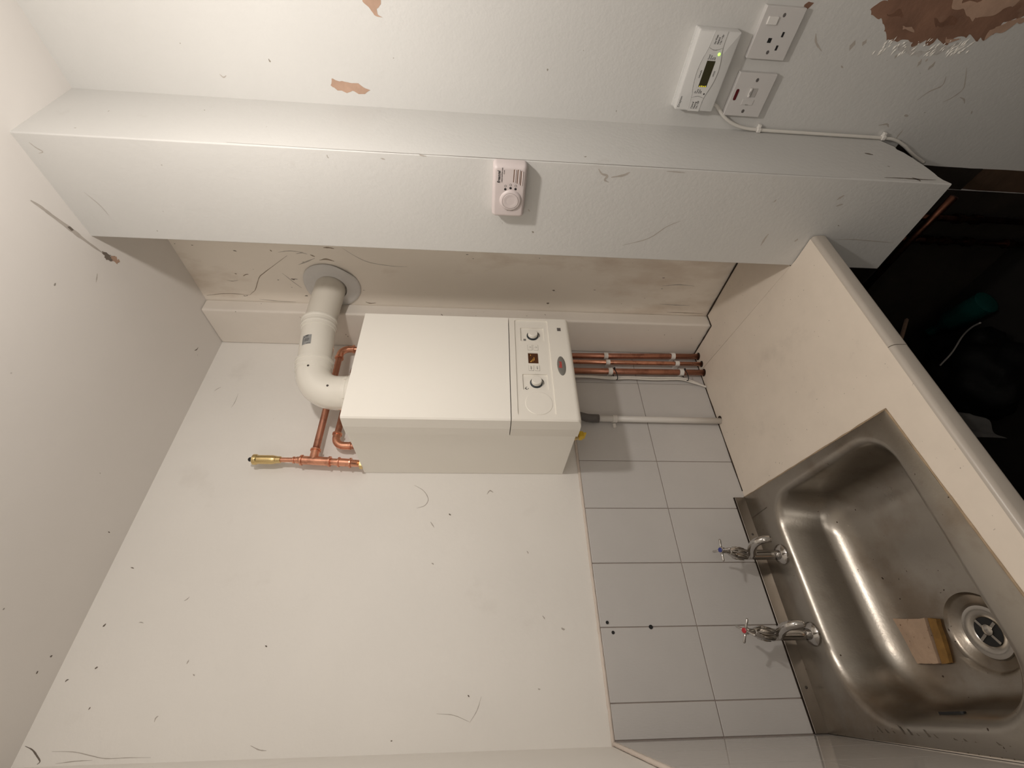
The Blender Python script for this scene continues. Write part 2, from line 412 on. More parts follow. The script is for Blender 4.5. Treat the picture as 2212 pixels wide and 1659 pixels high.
wall_pillar = structure('wall_pillar', bm, 'pillar_paint')
# boxing in the corner behind the boiler pipes
wall_boxing = structure('wall_boxing', newbox((XB, YB, -0.3), (XR, 0, ZC), 0.007, 3), 'boxing_paint')
wall_boxing.data.materials[0] = MATS['boxing_paint']

# glazed tiles on the wall behind the sink, each one a tile of its own on the grout bed
GR = 0.0022
def tile_on_back(x0, x1, z0, z1, proud=0.0):
    bm = bmesh.new(); box(bm, (x0 + GR / 2, -0.0065 - proud, z0 + GR / 2), (x1 - GR / 2, -0.001, z1 - GR / 2), 0.0012, 2)
    return obj('tile', bm, 'glazed_tile', wall_back)
structure('grout_bed', newbox((XL, -0.0045, -0.06), (XB, 0.001, ZT)), 'grout', wall_back)
xs = [TJ + 2 * TW - 0.0005 + 0.0, TJ + TW, TJ, TJ - TW, TJ - 2 * TW, TJ - 3 * TW, TJ - 4 * TW]
edges = [XB - 0.001] + xs + [XLP + 0.0105]
for i in range(len(edges) - 1):
    for z0, z1 in ((ZT2, ZT), (-0.05, ZT2)):
        tile_on_back(edges[i + 1], edges[i], z0, z1, 0.0006 * ((i * 7 + (z0 > 0)) % 3) / 2)
# rough plaster lip where the plaster meets the top of the tiles
bm = bmesh.new(); n = 90
for k in range(n):
    pass
pts = [(XB - 0.01 - (XB - 0.01 - XL) * k / n, -0.004, ZT + 0.003 + 0.0012 * noise.noise(Vector((k * 0.7, 1, 2)))) for k in range(n + 1)]
tube(bm, pts, [0.0045 + 0.0016 * noise.noise(Vector((k * 0.9, 5, 2))) for k in range(n + 1)], 8)
structure('plaster_lip', bm, 'plaster_lip', wall_back, smooth=True)
# side wall tiles
bm = bmesh.new(); prism(bm, [(lx(0, -0.001), 0, -0.06), (lx(-0.62, -0.001), -0.62, -0.06), (lx(-0.62, 0.0075), -0.62, -0.06), (lx(0, 0.0075), 0, -0.06)], (0, 0, ZT + 0.06))
structure('grout_bed', bm, 'grout', wall_left)
ys = [-0.0045, -0.205, -0.205 - TW, -0.205 - 2 * TW, -0.62]
for i in range(len(ys) - 1):
    for z0, z1 in ((ZT2, ZT), (-0.05, ZT2)):
        bm = bmesh.new(); y0, y1 = ys[i] - 0.0008, ys[i + 1] + 0.0008
        prism(bm, [(lx(y0, 0.002), y0, z0 + 0.0006), (lx(y1, 0.002), y1, z0 + 0.0006), (lx(y1, 0.010), y1, z0 + 0.0006), (lx(y0, 0.010), y0, z0 + 0.0006)], (0, 0, z1 - z0 - 0.0012))
        obj('tile', bm, 'glazed_tile_side', wall_left)
bm = bmesh.new(); n = 60
tube(bm, [(lx(-0.003 - 0.617 * k / n, 0.005), -0.003 - 0.617 * k / n, ZT + 0.002 + 0.001 * noise.noise(Vector((k * 0.8, 7, 2)))) for k in range(n + 1)],
     [0.0045 + 0.0012 * noise.noise(Vector((k * 0.9, 3, 2))) for k in range(n + 1)], 8)
structure('plaster_lip', bm, 'plaster_lip', wall_left, smooth=True)
# drill holes in the tiles
bm = bmesh.new()
for x, z, r in ((-0.333, 0.5105, 0.0042), (-0.357, 0.4985, 0.0042), (-0.3455, 0.393, 0.0055)):
    disc(bm, x, z, [(r, 0.003), (r, 0.0082)], FRONT, 12)
obj('drill_hole', bm, 'slot_black', wall_back, kind='stuff')

# bare plaster where the paint has come off, on the right-hand wall
SR = side(XR)
def wallpatch(pts, amp, seed, m, name='bare_patch', sub=5, t=0.0006):
    bm = bmesh.new(); patch(bm, ragged(pts, amp, sub, seed), SR, t); return obj(name, bm, m, wall_right)
wallpatch([(1.30, 0.04), (1.118, 0.0005), (1.105, 0.0226), (1.089, 0.0162), (1.0855, -0.0142), (1.051, -0.0487), (1.0517, -0.1028), (1.040, -0.120),
           (1.0478, -0.1405), (1.056, -0.20), (1.066, -0.235), (1.064, -0.285), (1.100, -0.302), (1.115, -0.329), (1.14, -0.40), (1.30, -0.45)], 0.014, 3, 'bare_plaster', sub=12)
for pp, sd, mm in (([(1.135, -0.13), (1.118, -0.16), (1.106, -0.20), (1.100, -0.235), (1.112, -0.262), (1.128, -0.29), (1.17, -0.31), (1.15, -0.24), (1.128, -0.20)], 5, 'pale_plaster'),
                   ([(1.078, -0.275), (1.068, -0.285), (1.085, -0.31), (1.105, -0.345), (1.112, -0.34), (1.098, -0.305)], 6, 'pale_plaster'),
                   ([(1.060, -0.185), (1.054, -0.20), (1.060, -0.222), (1.068, -0.215)], 7, 'pale_plaster'),
                   ([(1.075, -0.065), (1.068, -0.075), (1.072, -0.10), (1.080, -0.09)], 8, 'pale_plaster'),
                   ([(1.098, -0.02), (1.090, -0.04), (1.094, -0.06), (1.102, -0.045)], 10, 'torn_plaster'), ([(1.09, -0.13), (1.080, -0.15), (1.086, -0.19), (1.096, -0.16)], 11, 'torn_plaster')):
    wallpatch(pp, 0.012, sd, mm, 'torn_layer', sub=9, t=0.001)
wallpatch([(1.047, -0.10), (1.040, -0.13), (1.043, -0.17), (1.052, -0.22), (1.050, -0.24), (1.034, -0.20), (1.026, -0.14), (1.034, -0.09)], 0.014, 17, 'torn_paint', 'torn_layer', sub=9, t=0.0003)
wallpatch([(0.883, 1.243), (0.8935, 1.236), (0.888, 1.205), (0.889, 1.185), (0.8835, 1.16), (0.877, 1.146), (0.868, 1.162), (0.872, 1.19), (0.871, 1.222)], 0.008, 9, 'pale_plaster')
wallpatch([(1.075, 1.139), (1.048, 1.131), (1.034, 1.12), (1.024, 1.111), (1.018, 1.095), (1.024, 1.103), (1.033, 1.105), (1.037, 1.098), (1.044, 1.094), (1.075, 1.091)], 0.005, 12, 'pale_plaster')
wallpatch([(1.075, 1.199), (1.049, 1.203), (1.047, 1.205), (1.049, 1.208), (1.075, 1.206)], 0.003, 14, 'pale_plaster')
wallpatch([(1.075, 1.152), (1.056, 1.156), (1.050, 1.160), (1.057, 1.166), (1.075, 1.169)], 0.003, 15, 'pale_plaster')
wallpatch([(1.104, 0.169), (1.103, 0.158), (1.092, 0.166), (1.084, 0.172), (1.098, 0.175)], 0.003, 16, 'bare_plaster')
# curled paint flakes beside the bare plaster
bm = bmesh.new(); rnd = random.Random(4)
for k in range(70):
    t_ = rnd.random()
    yy = 1.045 - 0.028 * rnd.random() + 0.01 * t_; zz = -0.05 - 0.22 * t_ + 0.015 * rnd.random()
    ln = 0.006 + 0.012 * rnd.random(); a = math.radians(-40 + 35 * rnd.random()); wd = 0.0012 + 0.0022 * rnd.random()
    d = Vector((math.cos(a), math.sin(a), 0)) * ln; nn = Vector((-math.sin(a), math.cos(a), 0)) * wd
    p0 = Vector((yy, zz, 0.0)); h = 0.0010 + 0.0012 * rnd.random()
    vs = [p0, p0 + d * 0.5 + nn, p0 + d, p0 + d * 0.5 - nn, p0 + d * 0.5 + Vector((0, 0, h))]
    vs = [bm.verts.new(SR @ q) for q in vs]
    for i in range(4): bm.faces.new((vs[i], vs[(i + 1) % 4], vs[4]))
obj('paint_flakes', bm, 'paint_flake', wall_right, kind='stuff')
# cracks, scuffs and chips
bm = bmesh.new()
for pts, wd in ((((1.01, -0.29), (0.985, -0.31), (0.965, -0.322), (0.945, -0.31), (0.935, -0.295)), 0.003),
                (((0.99, -0.255), (0.97, -0.262), (0.955, -0.24), (0.935, -0.225)), 0.0035), (((0.948, -0.33), (0.944, -0.345), (0.935, -0.355)), 0.003),
                (((0.89, 1.492), (0.884, 1.486), (0.888, 1.478)), 0.003), (((0.872, -0.17), (0.876, -0.19), (0.869, -0.20)), 0.004),
                (((1.052, 0.12), (1.035, 0.108), (1.02, 0.085)), 0.004), (((0.865, -0.245), (0.852, -0.243), (0.842, -0.243)), 0.004),
                (((0.90, -0.22), (0.898, -0.232)), 0.006), (((0.995, 0.02), (0.991, 0.012)), 0.004), (((0.92, -0.39), (0.913, -0.395)), 0.004)):
    stroke(bm, pts, wd, SR)
for yy, zz, s in ((1.042, -0.005, .008), (1.036, 0.02, .010), (1.012, -0.165, .008), (1.008, -0.20, .009), (1.022, -0.1, .005), (1.019, -0.18, .004)):
    patch(bm, ragged([(yy - s, zz), (yy, zz - s * .6), (yy + s, zz), (yy, zz + s * .6)], 0.004, 4, yy * 90), SR, 0.0004)
obj('wall_scuffs', bm, 'faint_mark', wall_right, kind='stuff')
# pillar scuffs
SP = side(XP); SN = frame((0, YP1, 0), X, Z, -Y)
bm = bmesh.new()
stroke(bm, [(0.478, -0.09), (0.480, -0.14), (0.479, -0.19), (0.481, -0.225)], 0.004, SN, 0.0005)
stroke(bm, [(0.485, -0.165), (0.478, -0.175), (0.470, -0.178)], 0.008, SN, 0.0005)
stroke(bm, [(0.60, -0.105), (0.595, -0.125)], 0.008, SN, 0.0005)
stroke(bm, [(0.47, 1.42), (0.4665, 1.2), (0.466, 0.9), (0.4665, 0.6), (0.466, 0.3), (0.4665, 0.0)], 0.0012, SN, 0.0005)
obj('edge_chips', bm, 'dirty_mark', wall_pillar, kind='stuff')
# a filled chase and a dirty hole in the ceiling
FC = frame((0, 0, ZC), X, -Y, -Z)
ceil = bpy.data.objects['ceiling']
bm = bmesh.new()
stroke(bm, [(0.394, 0.728), (0.403, 0.708), (0.412, 0.68), (0.428, 0.634), (0.437, 0.605), (0.447, 0.575), (0.462, 0.535)], 0.009, FC)
obj('filled_chase', bm, 'faint_mark', ceil)
bm = bmesh.new()
patch(bm, ragged([(0.459, 0.545), (0.470, 0.538), (0.474, 0.518), (0.464, 0.512), (0.456, 0.528)], 0.007, 8, 2, 260), FC, 0.0008)
patch(bm, ragged([(0.426, 0.642), (0.431, 0.638), (0.431, 0.628), (0.426, 0.63)], 0.004, 4, 6), FC, 0.0008)
obj('ceiling_hole', bm, 'dirty_mark', ceil, kind='stuff')
bm = bmesh.new()
patch(bm, ragged([(0.474, 0.522), (0.484, 0.512), (0.488, 0.494), (0.476, 0.497), (0.469, 0.511)], 0.007, 8, 3, 260), FC, 0.0009)
obj('bare_patch', bm, 'pale_plaster', ceil)
# scuffs, cracks and specks: (polyline on the surface, width, 1 = dark / 0 = faint)
MK_back = (
    (((-0.324, 1.800), (-0.321, 1.798), (-0.317, 1.796)), 0.0044, 1),
    (((-0.414, 1.773), (-0.412, 1.771), (-0.410, 1.768)), 0.0042, 1),
    (((-0.439, 1.826), (-0.436, 1.825), (-0.434, 1.821)), 0.0031, 1),
    (((-0.494, 1.746), (-0.491, 1.745), (-0.489, 1.744)), 0.0029, 1),
    (((-0.520, 1.591), (-0.513, 1.591), (-0.509, 1.587)), 0.0028, 0),
    (((-0.408, 1.565), (-0.404, 1.564), (-0.399, 1.563)), 0.0031, 0),
    (((-0.568, 1.364), (-0.576, 1.343), (-0.578, 1.326)), 0.0021, 0),
    (((-0.181, 1.800), (-0.182, 1.795), (-0.184, 1.790)), 0.0024, 1),
    (((-0.266, 1.628), (-0.262, 1.622), (-0.256, 1.618)), 0.0023, 0),
    (((-0.372, 1.391), (-0.373, 1.388), (-0.375, 1.385)), 0.0032, 1),
    (((-0.429, 1.542), (-0.431, 1.539), (-0.433, 1.537)), 0.0030, 0),
    (((-0.316, 1.718), (-0.315, 1.713), (-0.317, 1.706)), 0.0022, 0),
    (((-0.556, 1.845), (-0.563, 1.826), (-0.574, 1.810), (-0.583, 1.799), (-0.588, 1.802)), 0.0028, 1),
    (((-0.567, 1.784), (-0.569, 1.737), (-0.577, 1.695), (-0.582, 1.665), (-0.582, 1.615), (-0.583, 1.571)), 0.0015, 0),
    (((-0.588, 1.765), (-0.585, 1.729), (-0.584, 1.691)), 0.0014, 0),
    (((0.062, 1.066), (0.044, 1.036), (0.017, 1.019), (-0.004, 1.027), (-0.013, 1.051)), 0.0026, 0),
    (((0.033, 0.837), (0.045, 0.828), (0.039, 0.817)), 0.0038, 0),
    (((-0.030, 0.952), (-0.033, 0.949), (-0.035, 0.946)), 0.0042, 1),
    (((-0.055, 1.006), (-0.063, 1.000), (-0.073, 0.993)), 0.0025, 0),
    (((-0.174, 0.993), (-0.176, 0.989), (-0.179, 0.986)), 0.0032, 0),
    (((-0.142, 0.719), (-0.146, 0.716), (-0.150, 0.715)), 0.0029, 0),
    (((-0.313, 0.684), (-0.318, 0.680), (-0.322, 0.678)), 0.0028, 0),
    (((-0.343, 0.635), (-0.346, 0.631), (-0.347, 0.626)), 0.0055, 0),
    (((-0.485, 0.879), (-0.487, 0.877), (-0.489, 0.875)), 0.0028, 1),
    (((-0.538, 0.872), (-0.516, 0.856), (-0.489, 0.846)), 0.0013, 0),
    (((-0.520, 0.952), (-0.524, 0.911), (-0.538, 0.872)), 0.0013, 0),
    (((-0.476, 0.706), (-0.477, 0.703), (-0.477, 0.700)), 0.0028, 0),
    (((-0.568, 1.053), (-0.568, 1.051), (-0.568, 1.049)), 0.0025, 1),
    (((0.411, 1.798), (0.422, 1.791), (0.430, 1.781)), 0.0023, 0),
    (((0.344, 1.717), (0.368, 1.713), (0.404, 1.714)), 0.0018, 0),
)
MK_ceil = (
    (((-0.392, 0.048), (-0.391, 0.045), (-0.389, 0.043)), 0.0044, 1),
    (((-0.427, 0.061), (-0.424, 0.061), (-0.421, 0.061)), 0.0042, 1),
    (((0.508, 0.104), (0.519, 0.097), (0.530, 0.096)), 0.0032, 1),
    (((0.405, 0.520), (0.395, 0.514), (0.384, 0.508)), 0.0030, 0),
    (((-0.107, 0.069), (-0.107, 0.065), (-0.107, 0.061)), 0.0028, 1),
    (((0.006, 0.192), (0.005, 0.190), (0.005, 0.188)), 0.0024, 0),
)
MK_recess = (
    (((0.376, 1.505), (0.331, 1.565), (0.300, 1.606), (0.279, 1.629), (0.226, 1.661), (0.210, 1.678), (0.199, 1.690)), 0.0024, 1),
    (((0.190, 1.841), (0.202, 1.768), (0.199, 1.690)), 0.0024, 1),
    (((0.414, 1.319), (0.382, 1.281), (0.361, 1.240), (0.350, 1.166), (0.350, 1.120)), 0.0021, 0),
    (((0.384, 1.429), (0.380, 1.423), (0.377, 1.416)), 0.0052, 1),
    (((0.396, 1.552), (0.394, 1.550), (0.390, 1.548)), 0.0044, 1),
    (((0.295, 1.703), (0.293, 1.700), (0.293, 1.697)), 0.0046, 1),
    (((0.284, 1.680), (0.291, 1.668), (0.293, 1.658)), 0.0034, 1),
    (((0.264, 1.742), (0.260, 1.725), (0.265, 1.703)), 0.0025, 0),
    (((0.363, 1.405), (0.368, 1.382), (0.361, 1.358)), 0.0053, 1),
    (((0.341, 1.479), (0.353, 1.453), (0.370, 1.418)), 0.0038, 0),
    (((0.413, 1.380), (0.414, 1.363), (0.411, 1.346)), 0.0052, 1),
    (((0.303, 1.544), (0.264, 1.518), (0.240, 1.499)), 0.0028, 0),
    (((0.385, 1.473), (0.390, 1.454), (0.385, 1.438)), 0.0030, 0),
    (((0.308, 0.223), (0.317, 0.167), (0.313, 0.105)), 0.0034, 0),
    (((0.222, 0.202), (0.220, 0.139), (0.220, 0.086)), 0.0032, 0),
    (((0.183, 0.162), (0.182, 0.089), (0.182, 0.019)), 0.0032, 1),
    (((0.184, 1.289), (0.178, 1.274), (0.181, 1.253)), 0.0042, 1),
    (((0.181, 1.665), (0.174, 1.603), (0.173, 1.538)), 0.0026, 0),
    (((0.388, 1.530), (0.395, 1.492), (0.392, 1.449)), 0.0021, 0),
)
MK_pillar = (
    (((0.830, 0.605), (0.819, 0.595), (0.815, 0.581), (0.805, 0.585), (0.800, 0.574)), 0.0053, 0),
    (((0.812, 0.571), (0.818, 0.545), (0.826, 0.531)), 0.0054, 0),
    (((0.648, 0.121), (0.670, 0.121), (0.684, 0.119)), 0.0051, 0),
    (((0.665, 0.037), (0.669, 0.033), (0.674, 0.032)), 0.0050, 0),
    (((0.786, -0.001), (0.792, -0.005), (0.799, -0.011)), 0.0058, 0),
    (((0.769, -0.010), (0.773, -0.016), (0.776, -0.024)), 0.0047, 0),
    (((0.630, 0.495), (0.654, 0.433), (0.691, 0.396), (0.709, 0.366)), 0.0025, 0),
    (((0.675, -0.066), (0.679, -0.116), (0.676, -0.197), (0.675, -0.237)), 0.0023, 0),
    (((0.840, 1.010), (0.838, 1.003), (0.837, 0.994)), 0.0036, 0),
    (((0.771, 0.154), (0.775, 0.152), (0.779, 0.151)), 0.0035, 0),
    (((0.710, 1.791), (0.678, 1.777), (0.652, 1.773)), 0.0012, 0),
    (((0.820, 1.829), (0.809, 1.823), (0.801, 1.815), (0.797, 1.826)), 0.0021, 0),
    (((0.827, 1.096), (0.826, 1.091), (0.825, 1.086)), 0.0026, 0),
    (((0.721, 0.757), (0.719, 0.755), (0.715, 0.751)), 0.0023, 0),
    (((0.833, 0.446), (0.833, 0.424), (0.832, 0.402)), 0.0022, 0),
)
FB = frame((0, 0, 0), X, Z, -Y); SQ = side(XR)
def draw_marks(L_, F, parent, nm, strong='dirty_mark'):
    for d, m_ in ((1, strong), (0, 'faint_mark')):
        bm = bmesh.new()
        for pts, wd, dk in L_:
            if dk == d: stroke(bm, pts, wd, F, 0.0004 if d else 0.0003)
        obj(nm[d], bm, m_, parent, kind='stuff')
draw_marks(MK_back, FB, wall_back, ('faint_scuffs', 'wall_marks'))
draw_marks(MK_recess, SQ, wall_recess, ('faint_scuffs', 'wall_cracks'), 'soft_mark')
draw_marks(MK_ceil, FC, ceil, ('faint_scuffs', 'ceiling_marks'))
bm = bmesh.new()
for pts, wd, dk in MK_pillar: stroke(bm, pts, wd, SP, 0.0004)
obj('pillar_scuffs', bm, 'faint_mark', wall_pillar, kind='stuff')

# masonry left bare below the pillar; near-black sheets paint the shade beside it
bm = bmesh.new(); patch(bm, ragged([(0.777, -0.36), (0.777, -0.90), (0.715, -0.90), (0.715, -0.545)], 0.004, 6, 4), SR, 0.0015); obj('masonry_and_shade', bm, 'brown_masonry', wall_right)
bm = bmesh.new(); patch(bm, ragged([(0.84, -0.26), (0.777, -0.36), (0.777, -0.56), (0.715, -0.548), (0.715, -0.26)], 0.003, 6, 8), SR, 0.003); obj('broken_edge', bm, 'shaded_masonry', wall_right)
bm = bmesh.new(); box(bm, (XR - 0.004, -0.712, ZF), (XR + 0.002, -0.60, -0.27)); box(bm, (XR - 0.004, -0.60, ZF), (XR + 0.002, -0.001, -0.045)); obj('masonry_and_shade', bm, 'shaded_masonry', wall_recess)  # near-black boxes on the wall paint the shade under the worktop
structure('shade_panel_back', newbox((XLP + 0.02, -0.012, ZF), (XR - 0.005, 0.001, -0.055)), 'shaded_masonry')  # added near-black sheet painting the shade on the lower back wall

# ================================================================== WORKTOP
WT = -0.038
rb, rf = Vector((0.022, -0.004)), Vector((-0.0285, -0.5945)); lf, lb = Vector((-0.6165, -0.640)), Vector((-0.5810, -0.004))
YF = -0.676
def slab(pts, hole, z0, z1):
    bm = bmesh.new(); es = []
    for ring in ([pts, hole] if hole else [pts]):
        vs = [bm.verts.new((x, y, z1)) for x, y in ring]
        for i in range(len(vs)): es.append(bm.edges.new((vs[i], vs[(i + 1) % len(vs)])))
    r = bmesh.ops.triangle_fill(bm, edges=es, use_beauty=True)
    fs = [f for f in bm.faces]
    ex = bmesh.ops.extrude_face_region(bm, geom=fs)
    bmesh.ops.translate(bm, verts=[v for v in ex['geom'] if isinstance(v, bmesh.types.BMVert)], vec=(0, 0, z0 - z1))
    return bm
wt = thing('worktop', 'long beige laminate worktop with a rolled front edge holding the steel sink', 'worktop', (0.1, -0.35, WT))
c = (rb + rf + lf + lb) / 4
hole = [c + (q - c) * 0.955 for q in (rb, rf, lf, lb)]
J0, J1 = (0.5455, -0.0045), (0.462, -0.606)
bm = slab([(lx(0, 0.0105), -0.0095), J0, J1, (XP - 0.003, -0.612), (XP - 0.003, YF), (lx(YF, 0.0105), YF)], [(p.x, p.y) for p in hole], WT, 0.0)
obj('slab', bm, ['worktop_laminate'], wt)
def roll(x0, x1, dz=0.0):
    pr = [(YF, WT)]
    pr = [(YF, 0.0)]
    for k in range(1, 9): a = math.radians(80 * k / 8); pr.append((YF - 0.011 * math.sin(a), -0.011 + 0.011 * math.cos(a)))
    pr += [(YF - 0.0125, -0.030)]
    for k in range(1, 5): a = math.radians(90 * k / 4); pr.append((YF - 0.0125 + 0.008 * (1 - math.cos(a)), -0.030 - 0.008 * math.sin(a)))
    pr += [(YF, -0.038)]
    bm = bmesh.new(); prism(bm, [(x0, y, z + dz) for y, z in pr], (x1 - x0, 0, 0)); return bm
obj('edging_strip', roll(lx(YF, 0.0105), 0.0755), 'edging_shaded', wt, smooth=40)
obj('edging_strip', roll(0.0775, XP - 0.003, -0.0006), 'edging_shaded', wt, smooth=40)
wt2 = thing('worktop', 'small tapering beige worktop infill in the corner behind the pillar', 'worktop', (0.6, -0.3, WT))
g = 0.0022
bm = slab([(J0[0] + g, -0.0045), (XB - 0.004, -0.0045), (XB - 0.006, YB - 0.005), (XR - 0.0065, YB - 0.006), (XR - 0.0075, YP2 + 0.004), (J1[0] + g + 0.002, YP2 + 0.004), (J1[0] + g, YP2 - 0.010)], None, WT, -0.0008)
obj('slab', bm, 'worktop_laminate', wt2)
# dark, stained joint between worktop and walls
bm = bmesh.new()
def gapline(pts, rad, seed):
    P = []
    for a, b in zip(pts, pts[1:]):
        for k in range(12): P.append(Vector(a).lerp(Vector(b), k / 12))
    P.append(Vector(pts[-1]))
    P = [p + Vector((0.0012 * noise.noise(p * 40 + Vector((seed, 0, 0))), 0.0012 * noise.noise(p * 40 + Vector((0, seed, 0))), 0)) for p in P]
    tube(bm, P, [rad * (0.8 + 0.9 * abs(noise.noise(p * 50))) for p in P], 6)
gapline([(0.045, -0.0075, -0.0005), (0.545, -0.0075, -0.0005), (XB - 0.004, -0.0075, -0.0005), (XB - 0.005, YB - 0.003, -0.0005), (XR - 0.004, YB - 0.003, -0.0005), (XR - 0.004, YP2, -0.0005)], 0.0028, 3)
structure('trim_1', bm, 'dark_gap', smooth=True)

# ================================================================== SINK
sink = thing('sink', 'stained stainless steel single bowl sink set flush in the beige worktop', 'sink', (-0.3, -0.3, 0.0))
# bowl and deck as one loft: outer sheet edge -> bowl rim -> wall -> floor
def quad(u, v):   # u 0..1 left->right, v 0..1 front->back, on the deck outline
    return lf.lerp(rf, u).lerp(lb.lerp(rb, u), v)
NC = 14
def loop2(cx, cy, hx, hy, r): return rrect(cx, cy, hx, hy, r, NC)
def rect_sheet(ins):
    o = [c + (q - c) * (1 - ins) for q in (rb, lb, lf, rf)]
    L_ = []
    for i in range(4):      # corner clusters must match rrect order: (+,+) (-,+) (-,-) (+,-)
        for k in range(NC + 1):
            t_ = k / NC; prev = o[i - 1]; nxt = o[(i + 1) % 4]; q = o[i]
            e = 0.004
            a = q + (prev - q).normalized() * e; b = q + (nxt - q).normalized() * e
            L_.append((a * (1 - t_) ** 2 + q * 2 * t_ * (1 - t_) + b * t_ ** 2))
    return [(p.x, p.y) for p in L_]
BX0, BX1, BY0, BY1 = -0.563, -0.043, -0.556, -0.122       # bowl opening
def bowl(ins_l, ins_r, ins_f, ins_b, r):
    x0, x1, y0, y1 = BX0 + ins_l, BX1 - ins_r, BY0 + ins_f, BY1 - ins_b
    rl = r + 0.055; pts = []
    for sx, sy, a0, rr in ((1, 1, 0, r), (-1, 1, 90, rl), (-1, -1, 180, rl * 0.8), (1, -1, 270, r)):
        cx_ = (x1 - rr) if sx > 0 else (x0 + rr); cy_ = (y1 - rr) if sy > 0 else (y0 + rr)
        for k in range(NC + 1):
            a = math.radians(a0 + 90 * k / NC); pts.append((cx_ + rr * math.cos(a), cy_ + rr * math.sin(a)))
    return [(x + 0.040 * (y + 0.34) * (x + 0.56) / 0.52, y) for x, y in pts]
DZ = 0.0025
DR = Vector((-0.4185, -0.3835))          # waste outlet
levels = [(rect_sheet(0.0), -0.0005), (rect_sheet(0.0), DZ), (rect_sheet(0.006), DZ + 0.0006)]
levels += [(bowl(-0.012, -0.012, -0.010, -0.012, 0.088), DZ), (bowl(-0.004, -0.004, -0.003, -0.004, 0.085), DZ - 0.0012), (bowl(0.003, 0.003, 0.002, 0.003, 0.082), -0.004)]
levels += [(bowl(0.009, 0.008, 0.005, 0.009, 0.080), -0.014), (bowl(0.014, 0.014, 0.008, 0.017, 0.080), -0.035), (bowl(0.019, 0.022, 0.011, 0.028, 0.082), -0.062)]
for k in range(1, 9):
    a = math.radians(90 * k / 8)
    e = 0.060 * (1 - math.cos(a)); f = 0.062 * math.sin(a)
    levels.append((bowl(0.019 + e * 0.60, 0.026 + e * 1.5, 0.012 + e * 0.75, 0.034 + e * 1.45, 0.084 - 0.02 * k / 8), -0.078 - f * 1.05))
flr = levels[-1][0]
zf = levels[-1][1]
nl = len(flr)
# floor converges on the round waste recess
def ring(r, z, ctr=DR):
    out = []
    for x, y in flr:
        pass
    k0 = max(range(nl), key=lambda i: (flr[i][0] - ctr.x) - abs(flr[i][1] - ctr.y))
    for i in range(nl):
        a = 2 * math.pi * (i - k0) / nl; out.append((ctr.x + r * math.cos(a), ctr.y + r * math.sin(a)))
    return out, z
R0 = ring(0.0735, zf - 0.0035)
for k in (1, 2, 3):
    t_ = k / 4; levels.append(([(a[0] * (1 - t_) + b[0] * t_, a[1] * (1 - t_) + b[1] * t_) for a, b in zip(flr, R0[0])], zf + (R0[1] - zf) * t_))
levels += [ring(0.0725, zf - 0.004), ring(0.0695, zf - 0.0085), ring(0.066, zf - 0.0125), ring(0.053, zf - 0.0150), ring(0.0505, zf - 0.0185), ring(0.0488, zf - 0.0195), ring(0.0470, zf - 0.0350)]
bm = bmesh.new(); loops = [[bm.verts.new((x, y, z)) for x, y in L_] for L_, z in levels]
for A, Bq in zip(loops, loops[1:]):
    for i in range(nl): bm.faces.new((A[i], A[(i + 1) % nl], Bq[(i + 1) % nl], Bq[i]))
bm.faces.new(loops[-1])
bowl_o = obj('bowl', bm, 'stainless_steel', sink, smooth=50)
ZW = zf - 0.0195
FZ = frame((DR.x, DR.y, ZW), X, Y, Z)
bm = bmesh.new(); disc(bm, 0, 0, [(0.0490, -0.004), (0.0490, 0.0005), (0.0475, 0.0022), (0.042, 0.0026), (0.029, 0.0010), (0.0265, -0.0010), (0.0262, -0.004)], FZ, 40)
waste = obj('waste_fitting', bm, 'grubby_chrome', sink, smooth=40)
bm = bmesh.new(); disc(bm, 0, 0, [(0.0260, -0.004), (0.0260, -0.0012)], FZ, 32); hole_o = obj('drain_hole', bm, 'slot_black', waste)
bm = bmesh.new()
disc(bm, 0.003, -0.002, [(0.010, -0.002), (0.010, 0.0015), (0.006, 0.003)], FZ, 16)
for k in range(4):
    Fk = FZ @ Matrix.Rotation(k * math.pi / 2 + 0.5, 4, 'Z'); box(bm, (0.008, -0.0026, -0.0022), (0.0258, 0.0026, 0.0006), 0, 1, Fk)
obj('drain_grid', bm, 'grubby_chrome', waste, smooth=30)
# overflow slot in the left-hand bowl wall
bm = bmesh.new(); FO = frame((BX0 + 0.0165, -0.335, -0.045), -Y, Z, X)
plate(bm, 0, 0, 0.028, 0.006, 0.0055, -0.002, 0.0025, FO); obj('overflow_slot', bm, 'slot_black', sink)
# back upstand of the sink
bm = bmesh.new(); box(bm, (XLP + 0.011, -0.0105, 0.0), (0.022, -0.0070, 0.037), 0.001, 1); box(bm, (XLP + 0.011, -0.0125, 0.0345), (0.022, -0.0070, 0.037), 0.0008, 1)
up = obj('upstand', bm, 'darkened_stainless', sink)
bm = bmesh.new(); box(bm, (XLP + 0.011, -0.0078, 0.037), (0.022, -0.0045, 0.0395)); obj('shadow_gap', bm, 'dark_gap', up)
bm = bmesh.new()
for x in (-0.488, -0.098): disc(bm, x, 0.019, [(0.0035, 0.0), (0.0035, 0.0112), (0.002, 0.0118)], FRONT, 12)
obj('screw_head', bm, 'steel_dark', up, kind='stuff')
bm = bmesh.new()
prism(bm, [(-0.046, -0.1, DZ + 0.0002), (-0.048, -0.1, DZ + 0.0002), (-0.048, -0.008, DZ + 0.0002), (-0.046, -0.008, DZ + 0.0002)], (0, 0, 0.0012))
obj('folded_seam', bm, 'darkened_stainless', sink)
bm = bmesh.new(); FDk = frame((0, 0, DZ + 0.0003), X, Y, Z); rnd = random.Random(9)
